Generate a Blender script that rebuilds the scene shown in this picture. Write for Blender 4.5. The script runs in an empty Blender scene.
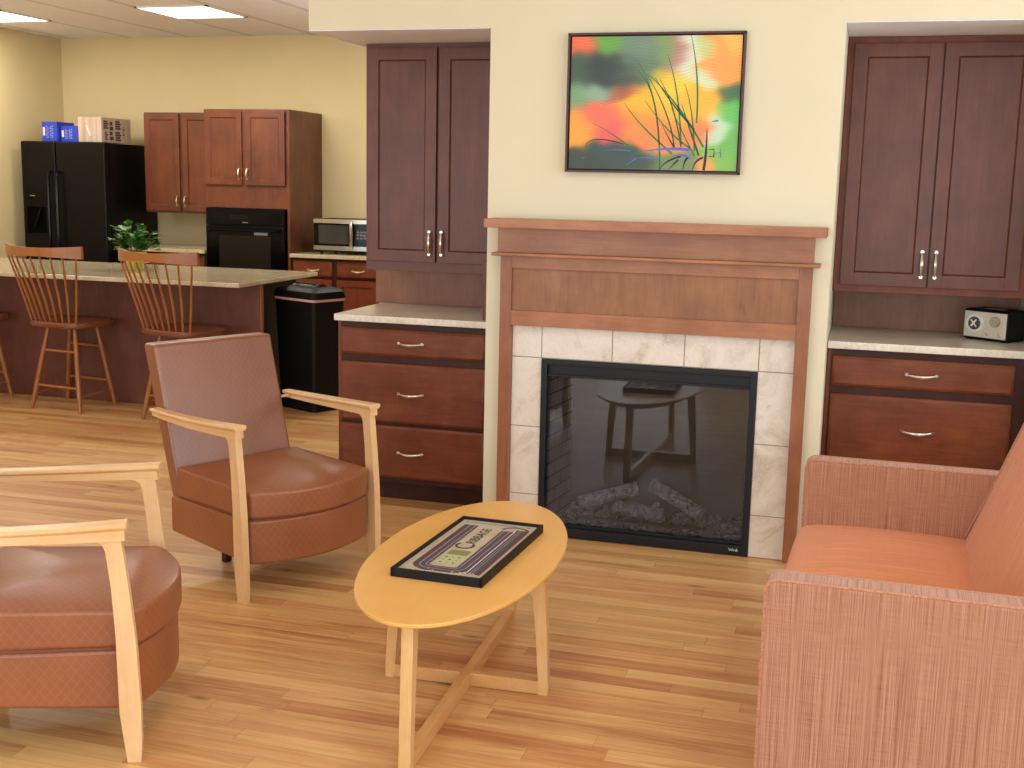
import bpy, bmesh, math, random
from mathutils import Vector, Matrix
random.seed(7)
SC = bpy.context.scene
COL = SC.collection
PI = math.pi

# ------------------------------------------------------------------ helpers
def lin(c):
    out = []
    for v in c[:3]:
        v = v / 255.0
        out.append(v / 12.92 if v <= 0.04045 else ((v + 0.055) / 1.055) ** 2.4)
    return tuple(out) + (1.0,)

class MB:
    """collects shapes; build() links them as ONE mesh object"""
    def __init__(s):
        s.v = []; s.f = []; s.m = []; s.cur = 0
    def mat(s, i):
        s.cur = i; return s
    def add(s, vs, fs):
        o = len(s.v)
        s.v += [tuple(p) for p in vs]
        for f in fs:
            s.f.append([o + i for i in f]); s.m.append(s.cur)
        return s
    def box(s, x0, x1, y0, y1, z0, z1, b=0.0, seg=2, xf=None):
        bm = bmesh.new()
        bmesh.ops.create_cube(bm, size=1.0)
        for v in bm.verts:
            v.co = Vector(((x0 + x1) / 2 + v.co.x * (x1 - x0), (y0 + y1) / 2 + v.co.y * (y1 - y0), (z0 + z1) / 2 + v.co.z * (z1 - z0)))
        if b > 0:
            b = min(b, 0.49 * min(abs(x1 - x0), abs(y1 - y0), abs(z1 - z0)))
            bmesh.ops.bevel(bm, geom=list(bm.edges), offset=b, segments=seg, profile=0.5, affect='EDGES')
        bmesh.ops.recalc_face_normals(bm, faces=bm.faces)
        bm.verts.index_update()
        vs = [v.co.copy() for v in bm.verts]
        if xf: vs = [xf(p) for p in vs]
        s.add(vs, [[v.index for v in f.verts] for f in bm.faces])
        bm.free(); return s
    def prism(s, pts, a, b, axis='y'):
        """2D polygon extruded along an axis; pts in the other two axes"""
        n = len(pts)
        def P(p, t):
            if axis == 'y': return (p[0], t, p[1])
            if axis == 'x': return (t, p[0], p[1])
            return (p[0], p[1], t)
        vs = [P(p, a) for p in pts] + [P(p, b) for p in pts]
        fs = [list(range(n))[::-1], [n + i for i in range(n)]] + [[i, (i + 1) % n, n + (i + 1) % n, n + i] for i in range(n)]
        return s.add(vs, fs)
    def tube(s, path, r, n=8, cap=True, squash=1.0):
        path = [Vector(p) for p in path]; k = len(path)
        rr = r if isinstance(r, (list, tuple)) else [r] * k
        vs = []; up = None
        for i, p in enumerate(path):
            t = (path[min(i + 1, k - 1)] - path[max(i - 1, 0)]).normalized()
            if up is None:
                up = Vector((0, 0, 1)) if abs(t.z) < 0.9 else Vector((0, 1, 0))
            u = (up - t * up.dot(t)).normalized(); w = t.cross(u); up = u
            for j in range(n):
                a = 2 * PI * j / n
                vs.append(p + (u * math.cos(a) + w * math.sin(a) * squash) * rr[i])
        fs = [[i * n + j, i * n + (j + 1) % n, (i + 1) * n + (j + 1) % n, (i + 1) * n + j] for i in range(k - 1) for j in range(n)]
        if cap: fs += [list(range(n))[::-1], [(k - 1) * n + j for j in range(n)]]
        return s.add(vs, fs)
    def sweep(s, path, sections, side=None):
        """sections: per path point, list of (across, up) offsets; across = horizontal normal of path"""
        path = [Vector(p) for p in path]; k = len(path); n = len(sections[0]); vs = []
        for i, p in enumerate(path):
            t = (path[min(i + 1, k - 1)] - path[max(i - 1, 0)]).normalized()
            w = Vector((t.y, -t.x, 0)).normalized() if side is None else Vector(side)
            u = w.cross(t)
            if u.z < 0: u = -u
            for a, b in sections[i]:
                vs.append(p + w * a + u * b)
        fs = [[i * n + j, i * n + (j + 1) % n, (i + 1) * n + (j + 1) % n, (i + 1) * n + j] for i in range(k - 1) for j in range(n)]
        fs += [list(range(n))[::-1], [(k - 1) * n + j for j in range(n)]]
        return s.add(vs, fs)
    def rings(s, rs, cap0=True, cap1=True):
        n = len(rs[0]); vs = [p for r in rs for p in r]
        fs = [[i * n + j, i * n + (j + 1) % n, (i + 1) * n + (j + 1) % n, (i + 1) * n + j] for i in range(len(rs) - 1) for j in range(n)]
        if cap0: fs.append(list(range(n))[::-1])
        if cap1: fs.append([(len(rs) - 1) * n + j for j in range(n)])
        return s.add(vs, fs)
    def lathe(s, prof, c=(0, 0, 0), n=24):
        return s.rings([[(c[0] + r * math.cos(2 * PI * j / n), c[1] + r * math.sin(2 * PI * j / n), c[2] + z) for j in range(n)] for r, z in prof])
    def slab(s, outline, z0, z1, r=0.01, crown=0.0, segs=3, zf=None):
        """plan outline with rounded edges and crowned top"""
        cx = sum(p[0] for p in outline) / len(outline); cy = sum(p[1] for p in outline) / len(outline)
        def ring(d, z):
            out = []
            for x, y in outline:
                L = math.hypot(x - cx, y - cy); k = max(0.0, (L - d) / L)
                out.append((cx + (x - cx) * k, cy + (y - cy) * k, z))
            return out
        def ringk(k, z): return [(cx + (x - cx) * k, cy + (y - cy) * k, z) for x, y in outline]
        rs = []
        for i in range(segs + 1):
            a = PI / 2 * i / segs; rs.append(ring(r * (1 - math.sin(a)), z0 + r * (1 - math.cos(a))))
        for i in range(segs + 1):
            a = PI / 2 * i / segs; rs.append(ring(r * (1 - math.cos(a)), z1 - r + r * math.sin(a)))
        if crown > 0:
            for k in (0.85, 0.7, 0.5, 0.3, 0.1):
                rs.append(ringk(k, z1 + crown * (1 - k ** 2.2)))
        if zf: rs = [[(x, y, zf(x, y, z)) for x, y, z in q] for q in rs]
        return s.rings(rs)
    def build(s, name, mats, parent=None, smooth=True, wd=None):
        off = OFF.get(parent.name, Vector((0, 0, 0))) if parent is not None else Vector((0, 0, 0))
        me = bpy.data.meshes.new(name)
        me.from_pydata([tuple(Vector(p) - off) for p in s.v], [], s.f)
        me.validate(); bm = bmesh.new(); bm.from_mesh(me)
        bmesh.ops.recalc_face_normals(bm, faces=bm.faces)
        bm.to_mesh(me); bm.free()
        for m in (mats if isinstance(mats, (list, tuple)) else [mats]): me.materials.append(m)
        if len(me.polygons) == len(s.m):
            me.polygons.foreach_set('material_index', s.m)
        if smooth:
            me.polygons.foreach_set('use_smooth', [True] * len(me.polygons))
            me.set_sharp_from_angle(angle=math.radians(38))
        uv = me.uv_layers.new(name='UVMap')     # box projection in metres
        for p in me.polygons:
            n = p.normal; ax = max(range(3), key=lambda i: abs(n[i]))
            for li in p.loop_indices:
                c = me.vertices[me.loops[li].vertex_index].co
                uv.data[li].uv = (c.y, c.z) if ax == 0 else ((c.x, c.z) if ax == 1 else (c.x, c.y))
        o = bpy.data.objects.new(name, me); COL.objects.link(o)
        if smooth:
            wn = o.modifiers.new('even_normals', 'WEIGHTED_NORMAL'); wn.keep_sharp = True; wn.weight = 50
        if parent is not None:
            o.parent = parent; OFF[o.name] = off
        return o

OFF = {}
def thing(name, label, cat, loc=(0, 0, 0), rz=0.0, group=None, world=False):
    o = bpy.data.objects.new(name, None); COL.objects.link(o)
    o.empty_display_size = 0.1
    o.location = loc; o.rotation_euler = (0, 0, rz)
    if world: OFF[o.name] = Vector(loc)
    return tag(o, label, cat, group)
def tag(o, label, cat, group=None, kind=None):
    o['label'] = label; o['category'] = cat
    if group: o['group'] = group
    if kind: o['kind'] = kind
    return o
def struct(name, mb, mat, label=None, cat=None, smooth=False):
    o = mb.build(name, mat, None, smooth)
    o['kind'] = 'structure'
    if label: o['label'] = label
    if cat: o['category'] = cat
    return o
def centre_origin(o):
    """put a single-mesh thing's origin at its base"""
    me = o.data; xs = [v.co for v in me.vertices]
    c = Vector(((min(p.x for p in xs) + max(p.x for p in xs)) / 2, (min(p.y for p in xs) + max(p.y for p in xs)) / 2, min(p.z for p in xs)))
    me.transform(Matrix.Translation(-c)); o.location = c
    return o
def dup(root, loc, rz, label):
    r = root.copy(); COL.objects.link(r); r.location = loc; r.rotation_euler = (0, 0, rz); r['label'] = label
    for ch in list(root.children):
        c = ch.copy(); COL.objects.link(c); c.parent = r
        for g in list(ch.children):
            d = g.copy(); COL.objects.link(d); d.parent = c
    return r

# ------------------------------------------------------------------ materials
class NT:
    def __init__(s, name):
        s.m = bpy.data.materials.new(name); s.m.use_nodes = True
        s.t = s.m.node_tree; s.b = s.t.nodes['Principled BSDF']; s.out = s.t.nodes['Material Output']
    def n(s, typ, **kw):
        x = s.t.nodes.new(typ)
        for k, v in kw.items(): setattr(x, k, v)
        return x
    def l(s, a, b): s.t.links.new(a, b)
    def inp(s, node, key, val):
        if hasattr(val, 'is_output'): s.l(val, node.inputs[key])
        else: node.inputs[key].default_value = val
    def math(s, op, a, b=0.0, c=0.0):
        x = s.n('ShaderNodeMath', operation=op)
        for i, v in enumerate((a, b, c)): s.inp(x, i, v)
        return x.outputs[0]
    def coord(s, kind='Object', scale=(1, 1, 1), rot=(0, 0, 0), loc=(0, 0, 0)):
        tc = s.n('ShaderNodeTexCoord'); mp = s.n('ShaderNodeMapping')
        s.l(tc.outputs[kind], mp.inputs[0])
        mp.inputs['Scale'].default_value = scale; mp.inputs['Rotation'].default_value = rot; mp.inputs['Location'].default_value = loc
        return mp.outputs[0]
    def noise(s, vec, scale=5, detail=4, rough=0.55, dist=0.0):
        x = s.n('ShaderNodeTexNoise'); s.l(vec, x.inputs['Vector'])
        x.inputs['Scale'].default_value = scale; x.inputs['Detail'].default_value = detail
        x.inputs['Roughness'].default_value = rough; x.inputs['Distortion'].default_value = dist
        return x.outputs['Fac']
    def ramp(s, fac, stops):
        x = s.n('ShaderNodeValToRGB'); s.l(fac, x.inputs[0]); cr = x.color_ramp
        while len(cr.elements) < len(stops): cr.elements.new(0.5)
        for e, (p, c) in zip(cr.elements, stops): e.position = p; e.color = lin(c)
        return x.outputs[0]
    def mix(s, fac, a, b, blend='MIX'):
        x = s.n('ShaderNodeMix', data_type='RGBA', blend_type=blend)
        s.inp(x, 0, fac); s.inp(x, 6, a); s.inp(x, 7, b)
        return x.outputs[2]
    def bump(s, h, strength=0.2, dist=0.002):
        x = s.n('ShaderNodeBump'); s.l(h, x.inputs['Height'])
        x.inputs['Strength'].default_value = strength; x.inputs['Distance'].default_value = dist
        s.l(x.outputs[0], s.b.inputs['Normal'])
    def set(s, **kw):
        names = dict(color='Base Color', rough='Roughness', metal='Metallic', coat='Coat Weight', coatr='Coat Roughness', spec='Specular IOR Level',
                     emit='Emission Color', estr='Emission Strength', sheen='Sheen Weight', trans='Transmission Weight', ior='IOR')
        for k, v in kw.items():
            s.inp(s.b, names[k], v)
        return s.m

def plain(name, c, rough=0.5, metal=0.0, coat=0.0, spec=0.5, var=0.0, vscale=6):
    t = NT(name)
    if var > 0:
        f = t.noise(t.coord(), vscale, 3)
        lo = tuple(max(0, x * (1 - var)) for x in c); hi = tuple(min(255, x * (1 + var)) for x in c)
        col = t.ramp(f, [(0.3, lo), (0.7, hi)])
    else: col = lin(c)
    return t.set(color=col, rough=rough, metal=metal, coat=coat, spec=spec)

def wood(name, dark, mid, light, axis='z', rough=0.4, coat=0.15, fine=1.0, contrast=0.35, spec=0.5):
    t = NT(name); sc = {'x': (1.6, 9, 9), 'y': (9, 1.6, 9), 'z': (9, 9, 1.6)}[axis]
    sc2 = {'x': (6, 160, 160), 'y': (160, 6, 160), 'z': (160, 160, 6)}[axis]
    oi = t.n('ShaderNodeObjectInfo')
    base = t.coord(scale=sc); base2 = t.coord(scale=sc2); blot = t.coord()
    add = t.n('ShaderNodeVectorMath', operation='ADD'); t.l(base, add.inputs[0])
    cmb = t.n('ShaderNodeCombineXYZ'); r = t.math('MULTIPLY', oi.outputs['Random'], 7.0)
    for i in range(3): t.l(r, cmb.inputs[i])
    t.l(cmb.outputs[0], add.inputs[1])
    g = t.noise(add.outputs[0], 1.6 * fine, 5, 0.6, 0.6)
    f2 = t.noise(base2, 1.0, 2, 0.5)
    bl = t.noise(blot, 4.5, 5, 0.65)
    k = t.math('MULTIPLY_ADD', f2, 0.25, t.math('MULTIPLY_ADD', bl, 0.60, t.math('MULTIPLY', g, 0.35)))
    lo = 0.6 - contrast * 0.5; hi = 0.6 + contrast * 0.5
    col = t.ramp(k, [(lo, dark), (0.6, mid), (hi, light)])
    t.bump(f2, 0.06, 0.001)
    return t.set(color=col, rough=rough, coat=coat, coatr=0.25, spec=spec)

M = {}
def paint(name, c):
    t = NT(name); v = t.coord()
    f = t.noise(v, 180, 3); f2 = t.noise(v, 1.5, 2)
    lo = tuple(x * 0.97 for x in c)
    col = t.ramp(f2, [(0.3, lo), (0.7, c)]); t.bump(f, 0.12, 0.002)
    return t.set(color=col, rough=0.75, spec=0.25)
M['wall'] = paint('cream_wall_paint', (226, 217, 187))
M['wall_k'] = paint('kitchen_wall_paint', (216, 197, 150))
M['soffit'] = paint('soffit_paint_daylit', (240, 244, 254))  # whitish paint, tinted blue to stand for daylight on the undersides

def floor_mat():
    t = NT('oak_plank_floor'); tc = t.n('ShaderNodeTexCoord'); sx = t.n('ShaderNodeSeparateXYZ'); t.l(tc.outputs['Object'], sx.inputs[0])
    W, L = 0.070, 0.95
    yr = t.math('DIVIDE', sx.outputs[1], W); row = t.math('FLOOR', yr)
    wn = t.n('ShaderNodeTexWhiteNoise', noise_dimensions='1D'); t.l(row, wn.inputs['W'])
    xs = t.math('DIVIDE', t.math('MULTIPLY_ADD', wn.outputs['Value'], 9.0, sx.outputs[0]), L); colm = t.math('FLOOR', xs)
    cb = t.n('ShaderNodeCombineXYZ'); t.l(row, cb.inputs[0]); t.l(colm, cb.inputs[1])
    w2 = t.n('ShaderNodeTexWhiteNoise', noise_dimensions='2D'); t.l(cb.outputs[0], w2.inputs['Vector'])
    rnd = w2.outputs['Value']
    ox = t.n('ShaderNodeCombineXYZ')
    t.l(t.math('MULTIPLY_ADD', rnd, 40.0, t.math('MULTIPLY', sx.outputs[0], 2.2)), ox.inputs[0])
    t.l(t.math('MULTIPLY', sx.outputs[1], 38.0), ox.inputs[1]); t.l(t.math('MULTIPLY', rnd, 17.0), ox.inputs[2])
    g = t.noise(ox.outputs[0], 1.0, 6, 0.62, 0.9)
    ox2 = t.n('ShaderNodeCombineXYZ'); t.l(t.math('MULTIPLY', sx.outputs[0], 9.0), ox2.inputs[0]); t.l(t.math('MULTIPLY', sx.outputs[1], 260.0), ox2.inputs[1])
    g2 = t.noise(ox2.outputs[0], 1.0, 2, 0.5)
    bigv = t.coord(scale=(0.5, 2.2, 1)); big = t.noise(bigv, 1.0, 3, 0.6)
    k = t.math('ADD', t.math('MULTIPLY', rnd, 0.20), t.math('ADD', t.math('MULTIPLY', g, 0.60), t.math('ADD', t.math('MULTIPLY', g2, 0.10), t.math('MULTIPLY', big, 0.12))))
    col = t.ramp(k, [(0.28, (142, 92, 52)), (0.40, (190, 134, 82)), (0.52, (212, 162, 104)), (0.64, (225, 182, 122)), (0.80, (236, 204, 148))])
    cb3 = t.n('ShaderNodeCombineXYZ'); t.l(colm, cb3.inputs[0]); t.l(row, cb3.inputs[1]); w3 = t.n('ShaderNodeTexWhiteNoise', noise_dimensions='2D'); t.l(cb3.outputs[0], w3.inputs['Vector'])
    red = t.math('MULTIPLY', t.math('GREATER_THAN', w3.outputs['Value'], 0.72), 0.30); col = t.mix(red, col, lin((184, 112, 70)))
    yel = t.math('MULTIPLY', t.math('LESS_THAN', w3.outputs['Value'], 0.25), 0.35); col = t.mix(yel, col, lin((222, 186, 118)))
    kn = t.n('ShaderNodeTexVoronoi'); t.l(t.coord(scale=(1.5, 4.6, 1)), kn.inputs['Vector']); kn.inputs['Scale'].default_value = 1.15
    kd = t.ramp(kn.outputs['Distance'], [(0.0, (255, 255, 255)), (0.05, (190, 190, 190)), (0.085, (0, 0, 0))])
    col = t.mix(t.math('MULTIPLY', kd, 0.75), col, lin((86, 50, 30)))
    fy = t.math('FRACT', yr); fx = t.math('FRACT', xs)
    e1 = t.math('LESS_THAN', fy, 0.02); e2 = t.math('LESS_THAN', fx, 0.0022)
    e = t.math('MAXIMUM', e1, e2)
    col = t.mix(t.math('MULTIPLY', e, 0.4), col, lin((100, 64, 40)))
    t.bump(t.math('ADD', g2, t.math('MULTIPLY', e, -1.0)), 0.08, 0.001)
    rr = t.math('MULTIPLY_ADD', g, 0.15, 0.33)
    return t.set(color=col, rough=rr, coat=0.1, coatr=0.3)
M['floor'] = floor_mat()

def ceiling_mat():
    t = NT('acoustic_ceiling_tiles'); tc = t.n('ShaderNodeTexCoord'); sx = t.n('ShaderNodeSeparateXYZ'); t.l(tc.outputs['Object'], sx.inputs[0])
    fx = t.math('FRACT', t.math('DIVIDE', t.math('ADD', sx.outputs[0], 30.0 + 5.27 - 29.28 - 0.72 + 0.72), 0.61))
    fx = t.math('FRACT', t.math('DIVIDE', t.math('ADD', sx.outputs[0], 61.0 + 5.275), 0.61))
    fy = t.math('FRACT', t.math('DIVIDE', t.math('ADD', sx.outputs[1], 61.0 - 3.035), 0.61))
    ex = t.math('MAXIMUM', t.math('LESS_THAN', fx, 0.018), t.math('GREATER_THAN', fx, 0.982))
    ey = t.math('MAXIMUM', t.math('LESS_THAN', fy, 0.018), t.math('GREATER_THAN', fy, 0.982))
    lx = t.math('MAXIMUM', t.math('LESS_THAN', t.math('ABSOLUTE', t.math('SUBTRACT', fx, 0.025)), 0.009), t.math('LESS_THAN', t.math('ABSOLUTE', t.math('SUBTRACT', fx, 0.975)), 0.009))
    f = t.noise(t.coord(), 70, 4, 0.7)
    base = t.ramp(f, [(0.3, (230, 229, 232)), (0.7, (244, 244, 248))])
    col = t.mix(t.math('MAXIMUM', ex, ey), base, lin((234, 232, 232)))
    col = t.mix(t.math('MULTIPLY', lx, 0.6), col, lin((120, 105, 88)))
    t.bump(f, 0.2, 0.003)
    return t.set(color=col, rough=0.9, spec=0.1)
M['ceiling'] = ceiling_mat()

M['cherry_z'] = wood('cherry_cabinet_wood', (88, 38, 20), (112, 52, 29), (132, 68, 42), 'z', 0.42, 0.05, contrast=0.36, spec=0.35)
M['cherry_x'] = wood('cherry_drawer_wood', (88, 40, 18), (112, 54, 26), (132, 71, 38), 'x', 0.42, 0.05, contrast=0.36, spec=0.35)
M['cherry_up'] = wood('cherry_wood_sheen', (80, 36, 22), (96, 48, 31), (112, 60, 40), 'z', 0.42, 0.14, contrast=0.36, spec=0.42)
M['cherry_dk'] = wood('dark_cherry_frame', (46, 18, 12), (60, 26, 17), (76, 36, 25), 'z', 0.45, 0.0, spec=.3)
M['back_wood'] = wood('backsplash_wood', (116, 70, 44), (142, 91, 60), (160, 108, 76), 'z', 0.5, 0.1)
M['kitchen_z'] = wood('kitchen_cabinet_wood', (86, 40, 20), (108, 53, 27), (126, 67, 37), 'z', 0.4, 0.15)
M['kitchen_side'] = wood('kitchen_cabinet_side', (78, 40, 24), (100, 54, 34), (118, 66, 44), 'z', 0.45, 0.1)
M['mantel_x'] = wood('mantel_wood_along', (134, 80, 44), (158, 99, 57), (176, 118, 74), 'x', 0.42, 0.15)
M['mantel_z'] = wood('mantel_wood_up', (120, 68, 36), (142, 84, 47), (160, 101, 62), 'z', 0.42, 0.15)
M['mantel_p'] = wood('mantel_panel_wood', (120, 74, 42), (143, 92, 55), (160, 108, 70), 'z', 0.5, 0.1, fine=2.2)
M['island'] = wood('island_panel_wood', (78, 36, 28), (98, 50, 39), (112, 62, 50), 'z', 0.5, 0.2)
M['beech'] = wood('pale_beech', (206, 158, 102), (224, 181, 126), (235, 199, 150), 'x', 0.4, 0.2, contrast=0.5)
M['beech_z'] = wood('pale_beech_leg', (206, 160, 108), (222, 181, 130), (233, 198, 152), 'z', 0.42, 0.15, contrast=0.5)
M['stool'] = wood('golden_stool_wood', (134, 76, 32), (158, 96, 44), (176, 114, 60), 'z', 0.38, 0.25, contrast=0.5)
M['stool_seat'] = wood('stool_seat_wood', (98, 50, 28), (120, 64, 38), (138, 80, 50), 'x', 0.38, 0.25, contrast=0.5)
M['tabletop'] = wood('honey_table_top', (217, 160, 80), (226, 172, 92), (232, 182, 104), 'y', 0.33, 0.25, contrast=0.6)
M['tableleg'] = wood('table_leg_wood', (196, 146, 88), (214, 170, 112), (226, 188, 134), 'z', 0.4, 0.15, contrast=0.5)
M['tablebar'] = wood('table_bar_wood', (190, 134, 74), (208, 156, 96), (222, 176, 118), 'y', 0.4, 0.15, contrast=0.5)

def stone(name, a, b, c, rough=0.3):
    t = NT(name); v = t.coord()
    f = t.noise(v, 60, 5, 0.7); f2 = t.noise(v, 7, 4, 0.6)
    k = t.math('MULTIPLY_ADD', f, 0.6, t.math('MULTIPLY', f2, 0.4))
    return t.set(color=t.ramp(k, [(0.38, a), (0.5, b), (0.62, c)]), rough=rough, coat=0.2, coatr=0.1)
M['counter'] = stone('quartz_counter', (206, 194, 172), (222, 212, 194), (234, 226, 210))
M['counter_k'] = stone('island_stone_counter', (178, 162, 128), (196, 181, 146), (210, 196, 164), 0.16)
def tile_mat():
    t = NT('marbled_ceramic_tile'); v = t.coord(); oi = t.coord(loc=(3, 1, 2))
    f = t.noise(v, 5, 6, 0.62, 1.2); f2 = t.noise(oi, 26, 5, 0.65, 1.6)
    col = t.ramp(f, [(0.34, (196, 180, 160)), (0.46, (220, 208, 192)), (0.6, (226, 217, 204)), (0.72, (208, 186, 160))])
    vein = t.ramp(f2, [(0.47, (0, 0, 0)), (0.5, (255, 255, 255)), (0.53, (0, 0, 0))])
    col = t.mix(t.math('MULTIPLY', vein, 0.35), col, lin((244, 236, 224)))
    t.bump(f2, 0.15, 0.002)
    return t.set(color=col, rough=0.38)
M['tile'] = tile_mat()
M['grout'] = plain('tile_grout', (150, 138, 122), 0.9)
M['nickel'] = plain('brushed_nickel', (205, 200, 190), 0.22, 1.0)
M['brass'] = plain('soft_brass', (222, 206, 176), 0.28, 1.0)
M['black'] = plain('black_appliance', (8, 8, 9), 0.34, spec=0.22)
M['black_gloss'] = plain('black_glass_front', (6, 6, 7), 0.16, spec=0.2)
M['black_matte'] = plain('black_metal', (14, 15, 19), 0.45, spec=0.35)
M['black_plastic'] = plain('black_plastic', (17, 18, 19), 0.5, spec=0.2)
M['steel'] = plain('stainless_steel', (200, 192, 178), 0.28, 0.9)
M['cavity_shade'] = plain('cavity_shade', (4, 4, 4), 0.8, spec=.05)
M['white_plastic'] = plain('white_plastic', (225, 222, 214), 0.5)
M['pink'] = plain('pink_bag_edge', (222, 170, 160), 0.6)
M['ink'] = plain('dark_ink', (62, 48, 46), 0.7)
M['glass_dark'] = plain('dark_microwave_window', (44, 44, 46), 0.12, coat=0.5)

def leather(name, base, hi, sheen_c=None):
    t = NT(name); tc = t.n('ShaderNodeTexCoord'); sx = t.n('ShaderNodeSeparateXYZ'); t.l(tc.outputs['UV'], sx.inputs[0])
    u, v = sx.outputs[0], sx.outputs[1]
    def lines(a, b, s):
        q = t.math('ADD', t.math('MULTIPLY', u, a), t.math('MULTIPLY', v, b))
        fr = t.math('FRACT', t.math('ADD', t.math('DIVIDE', q, s), 100.0))
        d = t.math('ABSOLUTE', t.math('SUBTRACT', fr, 0.5))
        return t.math('LESS_THAN', d, 0.055)
    a = math.radians(52)
    wob = t.noise(t.coord('UV'), 9, 2)
    L1 = lines(math.sin(a), math.cos(a), 0.021); L2 = lines(-math.sin(a), math.cos(a), 0.021)
    ln = t.math('MAXIMUM', L1, L2)
    f = t.noise(t.coord('UV'), 400, 3)
    blot = t.noise(t.coord(), 4, 3)
    col = t.ramp(blot, [(0.3, base), (0.7, hi)])
    col = t.mix(t.math('MULTIPLY', ln, 0.28), col, lin(tuple(min(255, c * 1.2) for c in hi)))
    t.bump(t.math('ADD', t.math('MULTIPLY', ln, -1.0), t.math('MULTIPLY', f, 0.5)), 0.35, 0.0012)
    return t.set(color=col, rough=0.45, spec=0.6, coat=sheen_c or 0.32, coatr=0.26)
M['leather'] = leather('quilted_tan_leather', (134, 76, 42), (148, 86, 49))
M['leather_back'] = leather('quilted_back_leather', (124, 70, 42), (136, 80, 50), .85)
M['seam'] = plain('leather_seam', (110, 62, 38), 0.6)

def fabric(name, cols, su, sv, streak):
    t = NT(name); v1 = t.coord('UV', scale=(su, sv, 1)); v2 = t.coord('UV', scale=(sv * 6, su * 1.5, 1))
    f = t.noise(v1, 1.0, 4, 0.75); f2 = t.noise(v2, 1.0, 2, 0.6)
    tc = t.n('ShaderNodeTexCoord'); sx = t.n('ShaderNodeSeparateXYZ'); t.l(tc.outputs['UV'], sx.inputs[0])
    wv = t.math('MULTIPLY', t.math('SINE', t.math('MULTIPLY', sx.outputs[0], 1500.0)), t.math('SINE', t.math('MULTIPLY', sx.outputs[1], 1500.0)))
    k = t.math('MULTIPLY_ADD', wv, 0.03, t.math('MULTIPLY_ADD', f, streak, t.math('MULTIPLY', f2, 1 - streak)))
    col = t.ramp(k, [(0.39, cols[0]), (0.47, cols[1]), (0.53, cols[2]), (0.61, cols[3])])
    t.bump(k, 0.5, 0.002)
    return t.set(color=col, rough=0.85, spec=0.2, sheen=0.25)
M['sofa_arm'] = fabric('woven_arm_fabric', [(138, 90, 70), (164, 114, 90), (184, 134, 106), (184, 142, 120)], 430, 2.0, 0.80)
M['sofa_seat'] = fabric('woven_seat_fabric', [(190, 106, 58), (208, 124, 71), (218, 136, 83), (227, 152, 100)], 2.0, 330, 0.80)
M['sofa_back'] = fabric('woven_back_fabric', [(182, 102, 58), (204, 122, 74), (214, 136, 86), (223, 152, 104)], 330, 2.0, 0.80)
M['sofa_welt'] = fabric('woven_welt_fabric', [(152, 96, 68), (176, 120, 90), (190, 136, 106), (202, 154, 126)], 150, 150, 0.5)

# ------------------------------------------------------------------ camera
F_PX = 1193.967
PX, PY, PZ = 0.0, -4.90465, 1.524386
pitch, yaw, roll = -0.1675075, 0.2837802, 0.0211526
fw = Vector((-math.sin(yaw) * math.cos(pitch), math.cos(yaw) * math.cos(pitch), math.sin(pitch)))
r0 = Vector((math.cos(yaw), math.sin(yaw), 0)); u0 = r0.cross(fw)
rr_ = r0 * math.cos(roll) + u0 * math.sin(roll); uu_ = -r0 * math.sin(roll) + u0 * math.cos(roll)
cam = bpy.data.cameras.new('camera'); cam.sensor_width = 36; cam.lens = 36 * F_PX / 1024
co = bpy.data.objects.new('camera', cam); COL.objects.link(co)
mw = Matrix(((rr_.x, uu_.x, -fw.x, PX), (rr_.y, uu_.y, -fw.y, PY), (rr_.z, uu_.z, -fw.z, PZ), (0, 0, 0, 1)))
co.matrix_world = mw
SC.camera = co

# ------------------------------------------------------------------ room shell
XL, XR, YB, YF, ZC = -7.233, 3.2, 4.8155, -7.2, 2.739
ZB = 2.1574
WL, WR = -1.5545, -0.1256          # chimney breast
IX0, IX1, IZ1 = -1.2951, -0.387, 0.7811
BL = -2.3843; AR = 0.675; HB = 0.834
struct('floor', MB().box(XL - .2, XR + .2, YF - .2, YB + .2, -0.1, 0.0), M['floor'], 'honey oak plank floor', 'floor')
struct('ceiling', MB().box(XL - .2, XR + .2, YF - .2, YB + .2, ZC, ZC + .1), M['ceiling'], 'tan acoustic tile ceiling', 'ceiling')
struct('wall_back', MB().box(XL - .2, XR + .2, YB, YB + .15, 0, ZC), M['wall_k'], 'tan kitchen back wall', 'wall')
struct('wall_left', MB().box(XL - .15, XL, YF, YB, 0, ZC), M['wall_k'], 'tan kitchen side wall', 'wall')
w = MB()
w.box(WL, IX0, 0, HB, 0, ZB).box(IX1, WR, 0, HB, 0, ZB).box(IX0, IX1, 0, HB, IZ1, ZB)
w.box(IX0, IX1, 0.42, HB, 0, IZ1)
struct('wall_bulkhead', MB().box(BL, XR, 0, 0.95, ZB, ZC), M['wall'], 'cream bulkhead above the alcoves', 'wall')
struct('wall_alcove', MB().box(-2.40, XR, HB + .001, 0.95, 0, ZB - .001), M['wall'], 'cream wall behind the alcove cabinets', 'wall')
struct('wall_return', MB().box(AR, XR, 0, HB, 0, ZB - .001), M['wall'], 'cream wall to the right of the radio alcove', 'wall')
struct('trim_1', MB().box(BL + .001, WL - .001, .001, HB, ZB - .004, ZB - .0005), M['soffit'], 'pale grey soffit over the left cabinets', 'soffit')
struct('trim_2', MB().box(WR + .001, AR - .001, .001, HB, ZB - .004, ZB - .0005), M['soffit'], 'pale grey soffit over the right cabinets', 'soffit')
o = struct('wall_fireplace', w, M['wall'], 'cream chimney wall with recessed alcoves', 'wall')

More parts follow.
